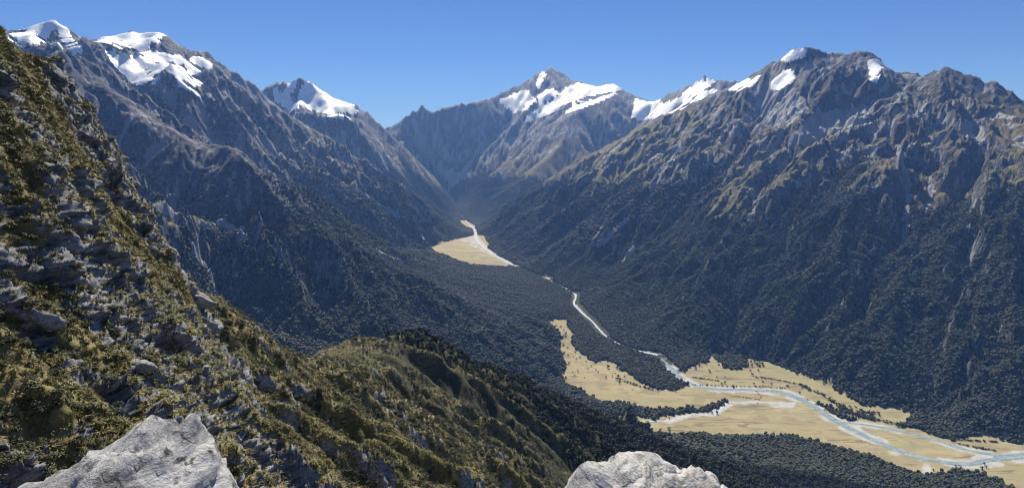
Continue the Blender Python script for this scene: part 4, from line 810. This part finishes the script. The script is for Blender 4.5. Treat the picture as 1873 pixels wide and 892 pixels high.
tag(r2, 'whitish knobbly rock at the bottom edge above the forest', 'boulder')
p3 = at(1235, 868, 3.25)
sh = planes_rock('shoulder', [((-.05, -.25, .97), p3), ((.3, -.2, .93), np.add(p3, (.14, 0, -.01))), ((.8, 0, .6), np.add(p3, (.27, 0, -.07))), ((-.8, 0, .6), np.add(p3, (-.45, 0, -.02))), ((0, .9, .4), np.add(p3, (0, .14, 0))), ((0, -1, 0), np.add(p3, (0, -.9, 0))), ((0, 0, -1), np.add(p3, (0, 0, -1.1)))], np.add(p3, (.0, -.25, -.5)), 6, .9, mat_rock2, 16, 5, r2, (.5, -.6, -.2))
# the ledge the photographer stands on, carrying both boulders down to the slope
lb = height(np.array([0.0]), np.array([3.0]))[0]
led = planes_rock('rock_ledge', [((0, 0, 1), (0, 0, -2.35)), ((0, 1, .25), (0, 3.6, -2.6)), ((-1, .1, .2), (-3.3, 0, -2.6)), ((1, .1, .2), (2.2, 0, -2.6)), ((0, -1, .1), (0, -6, -3)), ((0, 0, -1), (0, 0, lb - 4))], (-.4, -1, -6), 5, 2.0, mat_rock, 20, 3); led['kind'] = 'structure'
# slabs of schist standing out of the cliff: parts of the hillside
mat_slab = rock_material('schist_slab', (.20, .195, .19), (.36, .355, .345), (.075, .075, .075), (.22, .17, .07))
slabs = []
for i in range(7):
    r_ = random.Random(200 + i); pl = [((r_.gauss(0, 1), r_.gauss(0, 1), r_.gauss(0, 1)), None) for _ in range(9)]; pls = []
    for n, _ in pl:
        n = np.array(n) / np.linalg.norm(n); pls.append((n, n * (np.array([1, .75, .42]) * r_.uniform(.75, 1.0))))
    for ax, L in ((0, 1), (1, .75), (2, .42)):
        for sg in (-1, 1): n = np.zeros(3); n[ax] = sg; pls.append((n, n * L))
    o = planes_rock('rock_slab', pls, (0, 0, 0), 4, .9, mat_slab, 30, 20 + i); me = o.data; bpy.data.objects.remove(o); slabs.append(me)
dk = smooth(.5, .8, crq) * (rq < 130) * np.where(rq < 60, 1.0, .3)
pr, ir, tot = scatter(dk, 70)
for j, i in enumerate(ir):
    o = bpy.data.objects.new('rock_slab', slabs[j % 7]); COL.objects.link(o); o.parent = cliff if rq[i] < CUT_R else hill; s = random.uniform(.5, 1.2) * (1 if rq[i] < 60 else 1.7); o.location = pr[j] + nz[i] * s * .05; o.scale = (s, s, s); o.rotation_euler = (random.gauss(.1, .25), random.gauss(.55, .2), random.gauss(.3, .5))
log('rocks')
# ------------------------------------------------------------------ hut at the forest edge
def box(bm, a, b):
    v = [bm.verts.new((x, y, z)) for x in (a[0], b[0]) for y in (a[1], b[1]) for z in (a[2], b[2])]
    for f in ((0, 1, 3, 2), (4, 6, 7, 5), (0, 4, 5, 1), (2, 3, 7, 6), (0, 2, 6, 4), (1, 5, 7, 3)): bm.faces.new([v[i] for i in f])
def bm_obj(name, bm, mat, parent):
    bmesh.ops.recalc_face_normals(bm, faces=bm.faces); me = bpy.data.meshes.new(name); bm.to_mesh(me); bm.free(); me.materials.append(mat); o = bpy.data.objects.new(name, me); COL.objects.link(o); o.parent = parent; return o
Mh = MB('hut_wall'); Mh.col(Mh.mix(Mh.ramp(Mh.noise(2, 4), .4, .6), (.28, .25, .21), (.36, .33, .28))); Mf = MB('hut_roof', .4); Mf.col(Mf.mix(Mf.ramp(Mf.noise(1.5, 4), .4, .6), (.66, .67, .68), (.74, .74, .74)))
Mg = MB('hut_glass', .1); Mg.col((.03, .035, .04))
def hut(px, py, l, w, label):
    p = on_floor(px, py); e = bpy.data.objects.new('hut', None); COL.objects.link(e); e.location = (p[0], p[1], zfloor(p[1])); e.rotation_euler = (0, 0, .35); tag(e, label, 'hut')
    bm = bmesh.new(); box(bm, (-l, -w, -.5), (l, w, 2.6)); a = [bm.verts.new((s * l, y, z)) for s in (-1, 1) for y, z in ((-w, 2.6), (w, 2.6), (0, 4.4))]; bm.faces.new(a[:3]); bm.faces.new(a[3:]); wl = bm_obj('wall', bm, Mh.m, e)
    for s in (-1, 1):
        bm = bmesh.new(); q = [bm.verts.new(c) for c in ((-l - .5, s * (w + .6), 2.25), (l + .5, s * (w + .6), 2.25), (l + .5, 0, 4.55), (-l - .5, 0, 4.55))]; bm.faces.new(q); g = bmesh.ops.extrude_face_region(bm, geom=bm.faces[:]); bmesh.ops.translate(bm, verts=[v for v in g['geom'] if isinstance(v, bmesh.types.BMVert)], vec=(0, 0, .18)); bm_obj('roof', bm, Mf.m, e)
    for x in (-l * .5, l * .5):
        bm = bmesh.new(); box(bm, (x - .6, -w - .06, 1.0), (x + .6, -w + .02, 2.0)); bm_obj('window', bm, Mg.m, wl)
    bm = bmesh.new(); box(bm, (-.5, -w - .08, 0), (.5, -w + .02, 2.0)); bm_obj('door', bm, Mf.m, wl)
hut(1190, 782, 6, 3.6, 'small pale-roofed hut at the forest edge beside the side channel')
# ------------------------------------------------------------------ air
Mz, tz, nz_, lz = nt('air'); oz = nz_.new('ShaderNodeOutputMaterial'); vz_ = nz_.new('ShaderNodeVolumePrincipled'); vz_.inputs['Color'].default_value = (.22, .44, 1.0, 1); vz_.inputs['Absorption Color'].default_value = (1, 1, 1, 1); vz_.inputs['Density'].default_value = 3.5e-5; vz_.inputs['Anisotropy'].default_value = .1; lz.new(vz_.outputs[0], oz.inputs['Volume'])
bm = bmesh.new(); box(bm, (-11500, -300, -1010), (11500, 14600, float(PZ.max()) + 40)); hz = bm_obj('haze', bm, Mz, None); hz['kind'] = 'stuff'; hz['label'] = 'blue haze filling the valley air'
log('done')
